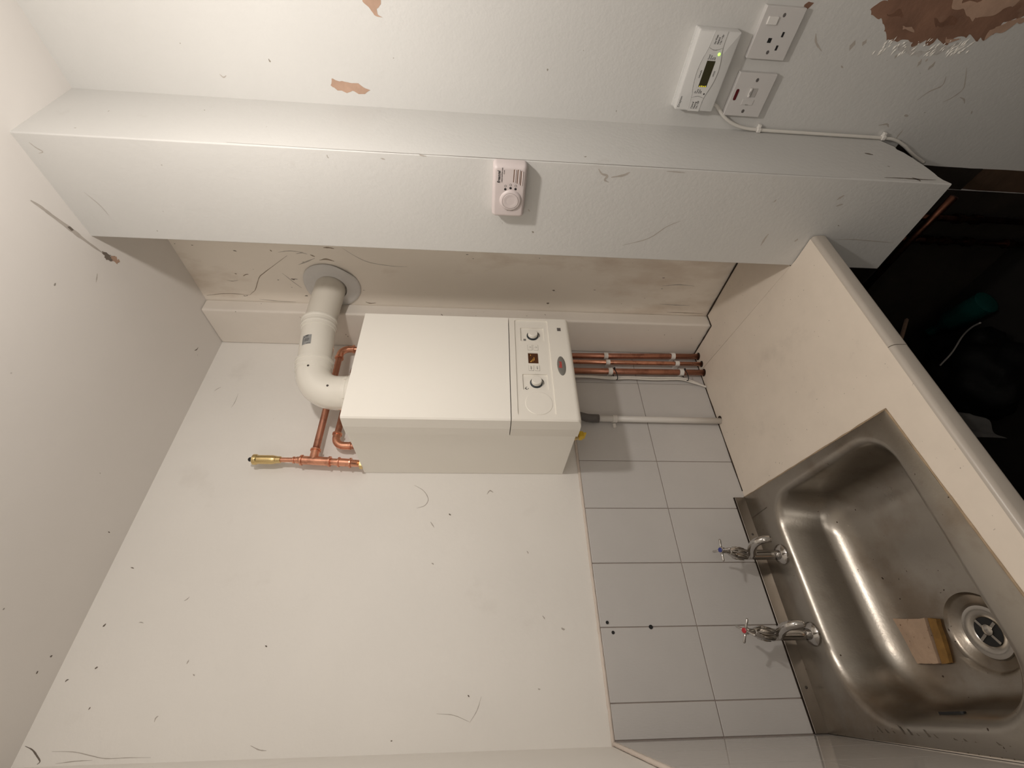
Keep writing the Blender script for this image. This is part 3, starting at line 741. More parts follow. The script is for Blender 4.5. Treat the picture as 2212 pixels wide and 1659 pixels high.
for k in range(16):
    yy = -0.20 - 0.020 * k; x0 = lx(yy, 0.0105) + 0.003; ln = 0.020 + 0.012 * rnd.random() - (0.006 if k > 6 else 0)
    stroke(bm, [(x0, yy), (x0 + ln * 0.5, yy + 0.006), (x0 + ln, yy + 0.016)], 0.004 + 0.003 * rnd.random(), FDk, 0.0)
obj('deck_streaks', bm, 'steel_streak', sink, kind='stuff')  # thin dark strokes along the left edge of the deck
# tan bead of old sealant round the sheet edge
bm = bmesh.new(); P = []
for a, b in ((rb, rf), (rf, lf)):
    for k in range(40): P.append(a.lerp(b, k / 40))
P.append(lf); P = [Vector((p.x + 0.0015, p.y - 0.001 if i > 38 else p.y, 0.0006)) for i, p in enumerate(P)]
tube(bm, P, [0.0024 + 0.0014 * noise.noise(p * 30) for p in P], 6); obj('sealant_bead', bm, 'sealant', sink, smooth=True)

# sponge
spg = thing('sponge', 'worn pinkish sponge with a brown stained edge lying in the sink bowl', 'sponge', (-0.415, -0.25, zf - 0.002))
q = [(-0.366, -0.207), (-0.378, -0.290), (-0.462, -0.268), (-0.4575, -0.214)]
q2 = [(-0.3785, -0.2935), (-0.382, -0.312), (-0.4635, -0.291), (-0.4625, -0.2705)]
zs = zf - 0.004
bm = bmesh.new(); prism(bm, [(x, y, zs) for x, y in ragged(q, 0.002, 5, 1)], (0, 0, 0.016)); obj('sponge_body', bm, 'sponge_pink', spg)
bm = bmesh.new(); prism(bm, [(x, y, zs - 0.001) for x, y in ragged(q2, 0.002, 5, 2)], (0, 0, 0.012)); obj('sponge_edge', bm, 'sponge_brown', spg, label='brown stained edge')

# taps
def make_tap(x, y, col, lbl, lean, spin):
    t = thing('tap', lbl, 'tap', (x, y, DZ), 'chrome taps behind the sink')
    D = DZ
    bm = bmesh.new(); lathe_along(bm, (x, y, D), (x, y, 1), [(0, 0.0275), (0.004, 0.0275), (0.008, 0.0240), (0.011, 0.017), (0.012, 0.015)], 28); obj('flange', bm, 'chrome', t, smooth=40)
    ty = y + lean[1]; tx = x + lean[0]
    bm = bmesh.new(); tube(bm, [(x, y, D + 0.005), (x, y, D + 0.04), (x, y, D + 0.085), (x, y - 0.002, D + 0.112)], [0.0135, 0.0132, 0.0135, 0.0145], 24); obj('post', bm, 'chrome', t, smooth=True)
    bm = bmesh.new(); dx, dy = spin
    P = spline([(x, y + 0.004, D + 0.094), (x + 0.2 * dx, y + 0.2 * dy, D + 0.100), (x + 0.5 * dx, y + 0.5 * dy, D + 0.116), (x + 0.8 * dx, y + 0.8 * dy, D + 0.124), (x + 0.97 * dx, y + 0.97 * dy, D + 0.116), (x + 1.03 * dx, y + 1.03 * dy, D + 0.098)], 6)
    tube(bm, P, [0.0125 - 0.0035 * i / (len(P) - 1) for i in range(len(P))], 20); sp = obj('spout', bm, 'chrome', t, smooth=True)
    a = Vector((x, y, D + 0.106)); ax = Vector((lean[0], lean[1], 0.05)).normalized(); b = a + ax
    bm = bmesh.new(); lathe_along(bm, a, b, [(0, 0.0125), (0.006, 0.0150), (0.018, 0.0160), (0.048, 0.0152), (0.060, 0.012), (0.067, 0.0085)], 24); hd = obj('valve_head', bm, 'chrome', t, smooth=50)
    bm = bmesh.new(); u = ax.orthogonal().normalized(); v = ax.cross(u)
    for k in range(8):
        an = k * math.pi / 4; d = (u * math.cos(an) + v * math.sin(an))
        tube(bm, [a + ax * 0.016 + d * 0.0157, a + ax * 0.033 + d * 0.0160, a + ax * 0.048 + d * 0.0150], [0.0014, 0.0028, 0.0014], 8)
    obj('grip_ribs', bm, 'grubby_chrome', hd, smooth=True)
    h = a + ax * 0.096
    bm = bmesh.new(); lathe_along(bm, a + ax * 0.064, b, [(0, 0.0075), (0.022, 0.0065), (0.026, 0.0085), (0.035, 0.0085), (0.037, 0.007)], 20); obj('spindle', bm, 'chrome', t, smooth=40)
    bm = bmesh.new()
    for k in range(4):
        an = k * math.pi / 2 + (0.62 if 'blue' in col else 0.25); d = (u * math.cos(an) + v * math.sin(an))
        tube(bm, [h + d * 0.004, h + d * 0.014, h + d * 0.026, h + d * 0.029], [0.0036, 0.0030, 0.0036, 0.0022], 10)
    hn = obj('cross_handle', bm, 'chrome', t, smooth=True)
    bm = bmesh.new(); lathe_along(bm, a + ax * 0.1005, b, [(0, 0.0062), (0.0015, 0.0062), (0.0022, 0.005)], 20); obj('indice_cap', bm, col, hn, label='%s temperature disc' % ('blue' if 'blue' in col else 'red'))
    return t
make_tap(-0.181, -0.087, 'tap_blue', 'right-hand chrome pillar tap with a blue disc nearer the boiler', (0.001, -0.0215), (0.006, -0.115))
make_tap(-0.3795, -0.090, 'tap_red', 'left-hand chrome pillar tap with a red disc nearer the left wall', (0.003, -0.0200), (0.006, -0.118))

# ================================================================== BOILER
BX, BW, BT, BD = 0.1008, 0.5008, 1.2297, 0.3224
ZB = 0.5863; ZS = 0.780
boiler = thing('boiler', 'cream wall hung gas boiler with two dials and a small display', 'boiler', (0.3, -0.16, ZB))
obj('casing', newbox((BX + 0.0026, -0.2465, ZB + 0.004), (BW - 0.0026, -0.0005, BT - 0.0015), 0.002, 2), 'boiler_enamel', boiler)
def shell(z0, z1, bot):
    prof = [(BX, -0.2475), (BX, -0.284), (BX + 0.0045, -0.3185), (BX + 0.0085, -BD), (BW - 0.0085, -BD), (BW - 0.0045, -0.3185), (BW, -0.284), (BW, -0.2475)]
    bm = bmesh.new(); prism(bm, [(x, y, z0) for x, y in prof], (0, 0, z1 - z0))
    if bot:
        es = [e for e in bm.edges if all(abs(v.co.z - z0) < 1e-5 for v in e.verts) and all(v.co.y < -0.30 for v in e.verts)]
        bmesh.ops.bevel(bm, geom=es, offset=0.014, segments=5, profile=0.5, affect='EDGES')
    return bm
obj('front_cover', shell(ZS + 0.0012, BT, False), 'boiler_enamel', boiler)
FP = FRONT
def cut_plate(cx, cz, hx, hz, r, depth0, depth1):
    bm = bmesh.new(); plate(bm, cx, cz, hx, hz, r, depth0, depth1, FP, 5); return bm
fas = shell(ZB, ZS - 0.0012, True)
fas = boolean(fas, [cut_plate(0.3035, 0.7085, 0.1815, 0.053, 0.007, BD - 0.0035, BD + 0.01)])
fas = boolean(fas, [cut_plate(0.4255, 0.7065, 0.0285, 0.037, 0.003, BD - 0.0075, BD + 0.01), cut_plate(0.2385, 0.7065, 0.0285, 0.037, 0.003, BD - 0.0075, BD + 0.01),
                    cut_plate(0.3285, 0.7085, 0.0205, 0.0155, 0.001, BD - 0.0065, BD + 0.01)])
panel = obj('control_panel', fas, 'boiler_plastic', boiler)
E = BD - 0.0075
for kx, kz in ((0.4225, 0.7055), (0.2375, 0.704)):
    bm = bmesh.new(); disc(bm, kx, kz, [(0.0185, E - 0.001), (0.0185, E + 0.001), (0.0175, E + 0.004), (0.0155, E + 0.005)], FP, 36); rg = obj('dial_ring', bm, 'knob_ring', panel, smooth=40)
    bm = bmesh.new(); disc(bm, kx, kz, [(0.0150, E), (0.0150, E + 0.009), (0.0145, E + 0.0145), (0.0130, E + 0.0158)], FP, 36); obj('dial_knob', bm, 'boiler_knob', panel, smooth=40)
    bm = bmesh.new()
    P = []
    for k in range(13):
        a = math.radians(-100 + 110 * k / 12); P.append((kx + 0.0215 * math.cos(a), kz + 0.0215 * math.sin(a)))
    stroke(bm, P, 0.0028, frame((0, -E, 0), X, Z, -Y), 0.0003); obj('dial_scale', bm, 'print_black', panel)
# printed radiator and tap signs beside the dials
FE = frame((0, -E, 0), X, Z, -Y)
bm = bmesh.new()
for k in range(4): box(bm, (0.4015 + 0.0022 * k, 0.7265, 0), (0.4030 + 0.0022 * k, 0.7345, 0.0003), 0, 1, FE)
box(bm, (0.401, 0.7285, 0), (0.410, 0.7293, 0.0003), 0, 1, FE); box(bm, (0.401, 0.732, 0), (0.410, 0.7328, 0.0003), 0, 1, FE)
obj('radiator_sign', bm, 'print_grey', panel)
bm = bmesh.new()
stroke(bm, [(0.2135, 0.7285), (0.2135, 0.7325), (0.2165, 0.735), (0.221, 0.7345), (0.2235, 0.731)], 0.0022, FE, 0.0003)
disc(bm, 0.2175, 0.7285, [(0.0016, 0), (0.0016, 0.0003)], FE, 10); box(bm, (0.2165, 0.735, 0), (0.2185, 0.7385, 0.0003), 0, 1, FE)
obj('tap_sign', bm, 'print_black', panel)
E2 = BD - 0.0035
for bx, bz, sgn in ((0.3705, 0.7165, 'reset'), (0.3705, 0.6985, 'power'), (0.2900, 0.7165, 'RESET'), (0.2900, 0.6985, 'INFO')):
    bm = bmesh.new(); plate(bm, bx, bz, 0.0108, 0.0072, 0.001, E2 - 0.001, E2 + 0.0003, FP, 3); obj('button_rim', bm, 'print_grey', panel)
    bm = bmesh.new(); plate(bm, bx, bz, 0.0102, 0.0066, 0.001, E2 - 0.001, E2 + 0.0016, FP, 3, 0.0004); bt = obj('push_button', bm, 'boiler_plastic', panel)
    FBt = frame((0, -(E2 + 0.0016), 0), X, Z, -Y)
    if sgn.isupper(): text('button_lettering', sgn, 0.0052, bx, bz, 0.0002, FBt, 'print_black', panel, align='CENTER')
    else:
        bm = bmesh.new()
        P = [(bx + 0.0028 * math.cos(math.radians(a)), bz + 0.0028 * math.sin(math.radians(a))) for a in range(110, 430, 30)]
        stroke(bm, P, 0.0010, FBt, 0.0002)
        stroke(bm, [(bx, bz + 0.0008), (bx, bz + 0.0038)], 0.0009, FBt, 0.0002)
        obj('button_sign', bm, 'print_grey', panel)
bm = bmesh.new(); plate(bm, 0.3285, 0.7085, 0.0200, 0.0150, 0.0008, BD - 0.0075, BD - 0.0058, FP, 3); lcd = obj('display', bm, 'boiler_lcd', panel)
FD = frame((0, -(BD - 0.0058), 0), X, Z, -Y)
bm = bmesh.new()
for px, pz, w_ in ((0.3165, 0.7130, 0.006), (0.3175, 0.7090, 0.010), (0.3215, 0.7050, 0.012), (0.3390, 0.7150, 0.005)): box(bm, (px, pz, 0), (px + w_, pz + 0.0012, 0.0003), 0, 1, FD)
disc(bm, 0.3165, 0.716, [(0.0016, 0), (0.0016, 0.0003)], FD, 10)
obj('display_segments', bm, 'lcd_amber', panel)
bm = bmesh.new(); disc(bm, 0.1640, 0.7010, [(0.0385, E2 - 0.002), (0.0385, E2 + 0.0006), (0.0375, E2 + 0.0012)], FP, 48); obj('clock_blank', bm, 'boiler_plastic', panel, smooth=30)
bm = bmesh.new(); disc(bm, 0.2980, 0.6262, [(1.0, BD - 0.001), (1.0, BD + 0.0006), (0.93, BD + 0.0014), (0.6, BD + 0.0020)], FP, 40, 0.0365, 0.0128); obj('badge', bm, 'badge_grey', panel, smooth=40)
FG = frame((0, -(BD + 0.0021), 0), X, Z, -Y)
text('badge_lettering', 'Biasi', 0.0128, 0.3000, 0.6295, 0.0002, FG, 'print_red', panel, shear=0.15, align='CENTER', sx=1.05, bold=0.0004)
text('badge_lettering', 'INOVIA', 0.0052, 0.3000, 0.6196, 0.0002, FG, 'print_grey', panel, align='CENTER')
bm = bmesh.new(); plate(bm, 0.4470, 0.6212, 0.0068, 0.0058, 0.0004, BD - 0.0005, BD + 0.0003, FP, 2); obj('rating_mark', bm, 'square_grey', panel)
# tails under the boiler: yellow gas cock
bm = bmesh.new(); tube(bm, [(0.160, -0.145, ZB + 0.003), (0.160, -0.145, 0.572), (0.160, -0.145, 0.557)], [0.011, 0.011, 0.009], 16)
gv = obj('gas_valve', bm, 'brass', boiler, smooth=40)
bm = bmesh.new(); box(bm, (0.150, -0.166, 0.5455), (0.170, -0.140, 0.5585), 0.003, 2); box(bm, (0.157, -0.171, 0.538), (0.162, -0.138, 0.548), 0.001, 1); obj('valve_handle', bm, 'valve_yellow', gv, label='yellow gas valve handle')

# ================================================================== FLUE
flue = thing('flue_pipe', 'white plastic flue elbow rising from the boiler and turning into the right wall', 'flue', (0.30, -0.19, BT))
FA, FB_, FCn = Vector((0.284, -0.181, BT - 0.0015)), Vector((0.284, -0.181, 1.385)), Vector((0.545, -0.212, 1.412))
FW = Vector((0.712, -0.263, 1.3905))
path = arc_path([FA, FB_, FCn], 0.088, 16)
RF = 0.0535
dirn = (FCn - FB_).normalized()
def at(x): return FB_ + dirn * ((x - FB_.x) / dirn.x)
el = [p for p in path if p.x < 0.381 - 1e-4] + [at(0.381)]
bm = bmesh.new(); tube(bm, el, RF, 48); obj('elbow', bm, 'flue_white', flue, smooth=40)
bm = bmesh.new(); lathe_along(bm, FA, FB_, [(0, RF + .0035), (0.040, RF + .0035), (0.043, RF + .0015), (0.052, RF + .001), (0.056, RF)], 48); ad = obj('adaptor', bm, 'flue_white', flue, smooth=30)
def collar(x0, prof, nm, m='flue_white'):
    bm = bmesh.new(); lathe_along(bm, at(x0), FCn, prof, 48); return obj(nm, bm, m, flue, smooth=30)
collar(0.352, [(0, RF), (0.001, RF + .0012), (0.014, RF + .0012), (0.015, RF + .0026), (0.030, RF + .0026), (0.0315, RF + .0046), (0.040, RF + .0046), (0.042, RF + .001)], 'socket')
collar(0.388, [(0, RF - .0012), (0.128, RF - .0012), (0.129, RF + .0014), (0.139, RF + .0018), (0.141, RF + .0034), (0.146, RF + .0034), (0.150, RF + .0012), (0.160, RF + .0016), (0.163, RF + .0042), (0.168, RF + .0042), (0.172, RF + .0002)], 'extension')
td = (FW - FCn).normalized(); T0 = FCn - td * 0.004
bm = bmesh.new(); lathe_along(bm, T0, FW, [(0, RF - .001), (0.012, RF - .0005), (0.016, RF - .0025), (0.020, RF - .0015), (0.026, RF - .0030), (0.180, RF - .0030)], 48); obj('terminal_pipe', bm, 'flue_grey_white', flue, smooth=30)
# rubber wall seal: a limp ring hanging off the wall
bm = bmesh.new(); n = 56; rings = []
for r_, off in ((0.052, 0.012), (0.056, 0.0075), (0.070, 0.0050), (0.085, 0.0040), (0.0945, 0.0035), (0.0955, 0.0015)):
    L_ = []
    for k in range(n):
        a = 2 * math.pi * k / n; wv = 0.004 * (r_ - 0.05) / 0.045 * (math.sin(2 * a + 0.7) + 0.6 * math.sin(5 * a + 1.0)) ; rr = r_ * (1 + 0.02 * math.sin(3 * a + 0.4) * (r_ - 0.05) / 0.045)
        L_.append(bm.verts.new((XR - off - max(0, wv) - 0.001, -0.2565 + rr * math.cos(a) * 0.98, 1.390 + rr * math.sin(a))))
    rings.append(L_)
for A, Bq in zip(rings, rings[1:]):
    for i in range(n): bm.faces.new((A[i], A[(i + 1) % n], Bq[(i + 1) % n], Bq[i]))
obj('wall_seal', bm, 'seal_rubber', flue, smooth=True)
# silver rating sticker wrapped on the extension, facing the room
def wrap(bm, x0, x1, a0, a1, rad, m=6):
    u = (Vector((0, -1, 0)) - dirn * Vector((0, -1, 0)).dot(dirn)).normalized(); v = dirn.cross(u)
    g_ = []
    for i in range(m + 1):
        a = a0 + (a1 - a0) * i / m; d = u * math.cos(a) + v * math.sin(a)
        g_.append([bm.verts.new(at(x) + d * rad) for x in (x0, x1)])
    for i in range(m): bm.faces.new((g_[i][0], g_[i][1], g_[i + 1][1], g_[i + 1][0]))
RS = RF - .0012
vdir = dirn.cross((Vector((0, -1, 0)) - dirn * Vector((0, -1, 0)).dot(dirn)).normalized())
sg = 1 if vdir.z > 0 else -1
bm = bmesh.new(); wrap(bm, 0.431, 0.4665, sg * 0.02, sg * 0.62, RS + 0.0004); st = obj('rating_sticker', bm, 'sticker_silver', flue)
bm = bmesh.new(); 
for x0, x1, a0, a1 in ((0.4630, 0.4655, 0.20, 0.42), (0.4580, 0.4610, 0.42, 0.50), (0.4580, 0.4610, 0.24, 0.28), (0.4580, 0.4610, 0.32, 0.36), (0.4520, 0.4530, 0.14, 0.46), (0.4490, 0.4500, 0.14, 0.46), (0.4460, 0.4470, 0.14, 0.46),
                       (0.4430, 0.4440, 0.18, 0.46), (0.4330, 0.4340, 0.05, 0.30), (0.434, 0.459, 0.545, 0.57)):
    wrap(bm, x0, x1, sg * a0, sg * a1, RS + 0.0007, 2)
obj('sticker_print', bm, 'print_black', flue)
# fixing screws of the flue
bm = bmesh.new()
camp = cam.matrix_world.translation
def stud(p_axis, r_, towards, m_r=0.0035):
    d = (Vector(towards) - p_axis).normalized(); lathe_along(bm, p_axis + d * (r_ - 0.001), p_axis + d * 2, [(0, m_r), (0.0016, m_r), (0.0026, m_r * 0.6)], 10)
pm = path[4]
stud(at(0.345), RF, (0.30, -1.0, 1.385)); stud(path[3], RF, (0.10, -1.0, 1.30)); stud(T0 + td * 0.034, RF - .003, (0.575, -0.7, 1.10))
obj('fixing_screws', bm, 'steel_dark', flue, kind='stuff')
bm = bmesh.new()
for az in (-1.25, -2.6, 0.3):
    Fk = frame((FA.x, FA.y, 0), Vector((-math.sin(az), math.cos(az), 0)), Z, Vector((math.cos(az), math.sin(az), 0)))
    for b0, b1 in (((-.008, 1.268, RF - .001), (.008, 1.2705, RF + .0022)), ((-.008, 1.268, RF - .001), (-.0055, 1.276, RF + .0022)), ((.0055, 1.268, RF - .001), (.008, 1.276, RF + .0022))): box(bm, b0, b1, 0, 1, Fk)
obj('locking_tabs', bm, 'flue_grey_white', flue, kind='stuff')

# ================================================================== COPPER PIPES ABOVE THE BOILER
YC = -0.040
cp = thing('copper_pipe', 'upper copper pipe with a tee and brass air vent above the boiler', 'pipe', (0.122, YC, BT), 'copper pipes above the boiler')
xa = 0.1195; xt = 0.1255
def fit(x0, z0, x1, z1, y0=YC, y1=YC): return (x0, y0, z0), (x1, y1, z1)
bm = bmesh.new(); tube(bm, [(0.1145, YC, BT - 0.01), (0.1255, YC, 1.40)], 0.011, 18); obj('riser', bm, 'copper', cp, smooth=True)
bm = bmesh.new(); lathe_along(bm, (0.1146, YC, BT - 0.004), (0.1255, YC, 1.40), [(0, 0.0165), (0.009, 0.0165), (0.011, 0.0125)], 6); obj('brass_nut', bm, 'brass', cp)
BEAD = [(0, 0.0122), (0.001, 0.0155), (0.005, 0.0158), (0.006, 0.0124), (0.036, 0.0124), (0.037, 0.0158), (0.041, 0.0155), (0.042, 0.0122)]
bm = bmesh.new(); lathe_along(bm, (0.1175, YC, 1.262), (0.1225, YC, 1.34), BEAD, 20); obj('coupling', bm, 'copper', cp, smooth=40)
bm = bmesh.new(); lathe_along(bm, (0.1215, YC, 1.326), (0.1260, YC, 1.42), [(0, .0125), (.001, .0165), (.006, .0165), (.007, .0135), (.024, .0135), (.066, .0135), (.086, .0135), (.087, .0165), (.092, .0165), (.094, .012), (0.106, .0095)], 22)
tube(bm, [(0.124, YC, 1.381), (0.150, YC, 1.381), (0.160, YC, 1.381)], 0.0132, 20); lathe_along(bm, (0.157, YC, 1.381), (1, YC, 1.381), [(0, .0135), (.001, .0162), (.006, .0162), (.007, .0125)], 20)
obj('tee_fitting', bm, 'copper', cp, smooth=40)
bm = bmesh.new(); lathe_along(bm, (0.1258, YC, 1.405), (0.1262, YC, 1.49), [(0, .0085), (.020, .0085), (.021, .0108), (.025, .0108), (.026, .0088), (.0305, .0088), (.0315, .0108), (.036, .0108), (.037, .0076), (.085, .0074)], 18); obj('reducer', bm, 'copper', cp, smooth=40)
bm = bmesh.new(); lathe_along(bm, (0.1262, YC, 1.478), (0.1264, YC, 1.60), [(0, .0095), (.001, .0105), (.014, .0110), (.015, .0122), (.022, .0130), (.024, .0138), (.070, .0138), (.072, .0158), (.0735, .0165), (.082, .0165), (.0845, .0135)], 24); av = obj('air_vent', bm, 'brass', cp, smooth=30)
bm = bmesh.new(); lathe_along(bm, (0.1264, YC, 1.561), (0.1265, YC, 1.60), [(0, .0070), (.011, .0068), (.0145, .004)], 14); obj('vent_cap', bm, 'rubber_black', av, smooth=40)
bm = bmesh.new(); P = arc_path([(0.155, YC, 1.381), (0.588, YC, 1.3875), (0.5885, YC, 1.22)], 0.028, 10); tube(bm, P, 0.011, 18); obj('branch_pipe', bm, 'copper_dull', cp, smooth=True)
bm = bmesh.new(); P = arc_path([(0.545, YC, 1.387), (0.588, YC, 1.3875), (0.5885, YC, 1.342)], 0.030, 10); tube(bm, P, 0.0128, 18)
lathe_along(bm, (0.540, YC, 1.3868), (1, YC, 1.39), [(0, .0118), (.001, .0158), (.007, .0158), (.008, .0122)], 20); lathe_along(bm, (0.5885, YC, 1.346), (0.5885, YC, 1), [(0, .0118), (.001, .0158), (.007, .0158), (.008, .0122)], 20)
obj('elbow_fitting', bm, 'copper', cp, smooth=40)
cp2 = thing('copper_pipe', 'short lower copper loop dropping into the top of the boiler', 'pipe', (0.18, YC, BT), 'copper pipes above the boiler')
bm = bmesh.new(); P = arc_path([(0.1775, YC, BT - 0.008), (0.178, YC, 1.327), (0.512, YC, 1.322), (0.512, YC, BT - 0.008)], 0.028, 10); tube(bm, P, 0.0105, 18); obj('loop_pipe', bm, 'copper_dull', cp2, smooth=True)
bm = bmesh.new(); P = arc_path([(0.1777, YC, 1.278), (0.178, YC, 1.327), (0.222, YC, 1.3265)], 0.030, 10); tube(bm, P, 0.0125, 18)
lathe_along(bm, (0.216, YC, 1.3265), (1, YC, 1.3265), [(0, .0118), (.001, .0155), (.007, .0155), (.008, .0118)], 20); lathe_along(bm, (0.1777, YC, 1.285), (0.1777, YC, 1), [(0, .012), (.006, .0132), (.010, .0132), (.011, .0112)], 20)
obj('elbow_fitting', bm, 'copper', cp2, smooth=40)
bm = bmesh.new(); P = arc_path([(0.474, YC, 1.3225), (0.512, YC, 1.322), (0.512, YC, 1.28)], 0.030, 8); tube(bm, P, 0.0125, 18); obj('elbow_fitting', bm, 'copper_dull', cp2, smooth=40)

# ================================================================== PIPES BELOW THE BOILER
def clip(parent, x, y, z, r, m='white_plastic'):
    bm = bmesh.new(); n = 20; out = []
    for zz in (z - 0.008, z + 0.008):
        for rr in (r + 0.0028, r + 0.0004): out.append([bm.verts.new((x + rr * math.cos(2 * math.pi * k / n), y + rr * math.sin(2 * math.pi * k / n), zz)) for k in range(n)])
    for A, Bq in ((out[0], out[2]), (out[1], out[3]), (out[0], out[1]), (out[2], out[3])):
        for i in range(n): bm.faces.new((A[i], A[(i + 1) % n], Bq[(i + 1) % n], Bq[i]))
    box(bm, (x - 0.006, y + r, z - 0.008), (x + 0.006, -0.0062, z + 0.008))
    return obj('pipe_clip', bm, m, parent, smooth=35)
down = []
for x0, x1, r, y, lbl, m, zz in ((0.5905, 0.6065, 0.0112, -0.030, 'copper pipe nearest the corner boxing, running from boiler to worktop', 'copper_dull', ((0.378, 0.0), (0.106, 0.0))),
                                 (0.5590, 0.5640, 0.0082, -0.034, 'thinner bright copper pipe in the middle of the three below the boiler', 'copper', ((0.376, 0.0), (0.100, 0.0))),
                                 (0.5170, 0.5240, 0.0112, -0.030, 'copper pipe beside the white cables below the boiler', 'copper_dull', ((0.372, 0.0), (0.092, 0.0)))):
    t = thing('copper_pipe', lbl, 'pipe', (x1, y, 0.0), 'copper pipes under the boiler')
    obj('pipe', newtube([(x0, y, ZB + 0.008), ((x0 + x1) / 2, y, 0.28), (x1, y, -0.006)], r, 18), m, t, smooth=True)
    for z_, _ in zz: clip(t, x1 + (x0 - x1) * z_ / ZB, y, z_, r)
    bm = bmesh.new(); lathe_along(bm, (x1, y, -0.001), (x1, y, 1), [(0, r + 0.0045), (0.0012, r + 0.004), (0.0016, r + 0.0005)], 16); obj('stained_hole', bm, 'dark_gap', t)
    down.append(t)
# two white cables strapped beside the pipes
cabs = []
for k, (dx, lbl) in enumerate(((0.0, 'white cable next to the copper pipe under the boiler'), (0.0075, 'outer white cable strapped along the copper pipes, nearer the tiles'))):
    P = spline([(0.497 - dx, -0.022, ZB + 0.006), (0.4995 - dx * 0.5, -0.022, 0.47), (0.4985 - dx, -0.020, 0.37), (0.5025 - dx, -0.019, 0.30), (0.5015 - dx * 1.15, -0.0185, 0.20), (0.5035 - dx, -0.019, 0.10), (0.4935 - dx, -0.016, 0.055), (0.474 - dx * 0.4, -0.015 - dx * 0.3, 0.018), (0.466 - dx * 0.2, -0.014 - dx * 0.3, 0.002)], 8)
    cabs.append(tag(obj('cable', newtube(P, 0.0036, 10), 'cable_white', smooth=True), lbl, 'cable', 'white cables under the boiler'))
for z_, xx in ((0.355, 0.5085), (0.078, 0.512)):
    bm = bmesh.new(); n = 28; P = []
    for k in range(n + 1):
        a = 2 * math.pi * k / n; P.append((xx + 0.0255 * math.cos(a), -0.0285 + 0.0155 * math.sin(a), z_ + 0.006 * math.cos(a)))
    tube(bm, P, 0.0017, 6, False); box(bm, (xx + 0.012, -0.047, z_), (xx + 0.018, -0.041, z_ + 0.005))
    tag(obj('cable_tie', bm, 'rubber_black', smooth=40), 'black cable tie %s the three clips' % ('just below the upper row of' if z_ > 0.2 else 'just below the lower row of'), 'cable tie', 'black cable ties round pipe and cables')
# condensate drain
dr = thing('drain_pipe', 'white plastic drain pipe with a grey rubber connector under the boiler', 'pipe', (0.305, -0.028, 0.0))
obj('pipe', newtube([(0.3068, -0.026, 0.462), (0.3055, -0.026, 0.2), (0.3045, -0.026, -0.004)], 0.0108, 20), 'pipe_white', dr, smooth=True)
bm = bmesh.new(); tube(bm, [(0.310, -0.055, ZB + 0.003), (0.309, -0.045, 0.53), (0.3072, -0.029, 0.49), (0.3068, -0.026, 0.470), (0.3068, -0.026, 0.446)], [0.0125, 0.0135, 0.0145, 0.0150, 0.0146], 20); obj('rubber_connector', bm, 'rubber_grey', dr, smooth=True)
cl = clip(dr, 0.3063, -0.026, 0.389, 0.0108)
bm = bmesh.new(); box(bm, (0.279, -0.016, 0.383), (0.296, -0.0062, 0.395), 0.002, 1); obj('clip_base', bm, 'white_plastic', cl)
bm = bmesh.new(); FZ0 = frame((0.312, -0.024, 0), X, Y, Z); disc(bm, 0, 0, [(0.0135, 0.0002), (0.0135, 0.0006)], FZ0, 24); obj('cut_hole', bm, 'dark_gap', dr)

# ================================================================== HEATING CONTROLLER on the right-hand wall
ctl = thing('heating_controller', 'white wall programmer with a dark display and green light above the fused spur', 'controller', (XR, -0.97, 0.303))
SC = side(XR)
obj('back_plate', (lambda b: (plate(b, 0.9685, 0.3505, 0.0815, 0.0490, 0.003, -0.0005, 0.007, SC, 3), b)[1])(bmesh.new()), 'controller_white', ctl)
bm = bmesh.new(); plate(bm, 0.9692, 0.3498, 0.0812, 0.0482, 0.004, 0.006, 0.0285, SC, 4, 0.003); obj('housing', bm, 'controller_white', ctl, smooth=35)
FCt = SC @ Matrix.Translation((0, 0, 0.0285))
bm = bmesh.new()
def lens_outline(k=1.0):
    top = [(0.888, 0.3652), (0.917, 0.3660), (0.942, 0.3715), (0.968, 0.3740), (0.993, 0.3720), (1.019, 0.3655), (1.0495, 0.3634)]
    bot = [(1.0495, 0.3337), (1.019, 0.3331), (0.993, 0.3265), (0.9700, 0.3240), (0.945, 0.3275), (0.917, 0.3358), (0.888, 0.3361)]
    return [(p.x, p.y) for p in spline([(a, b, 0) for a, b in top], 5)], [(p.x, p.y) for p in spline([(a, b, 0) for a, b in bot], 5)]
tp, bt_ = lens_outline()
bm = bmesh.new(); prism(bm, [(a, b, -0.001) for a, b in tp + bt_], (0, 0, 0.0019), FCt); fc = obj('fascia', bm, 'controller_white', ctl)
bm = bmesh.new()
stroke(bm, tp[::3], 0.0009, FCt, 0.0011); stroke(bm, bt_[::3], 0.0009, FCt, 0.0011)
stroke(bm, [(0.9175, 0.366), (0.921, 0.351), (0.9175, 0.336)], 0.0012, FCt, 0.0011); stroke(bm, [(1.019, 0.3655), (1.0145, 0.350), (1.019, 0.333)], 0.0012, FCt, 0.0011)
obj('cover_seams', bm, 'print_grey', ctl)
bm = bmesh.new(); plate(bm, 0.9675, 0.3490, 0.0265, 0.0099, 0.0006, 0, 0.0013, FCt, 3); obj('display', bm, 'controller_lcd', ctl)
bm = bmesh.new()
for k in range(4): box(bm, (0.9412, 0.3405 + 0.0045 * k, 0.0012), (0.9440 - 0.0006 * (k % 2), 0.3435 + 0.0045 * k, 0.0015), 0, 1, FCt)
obj('display_segments', bm, 'lcd_yellow', ctl)
bm = bmesh.new(); disc(bm, 1.0075, 0.3366, [(0.0030, 0), (0.0030, 0.0018), (0.002, 0.0026)], FCt, 16); obj('indicator_light', bm, 'led_green', ctl, label='glowing green indicator')
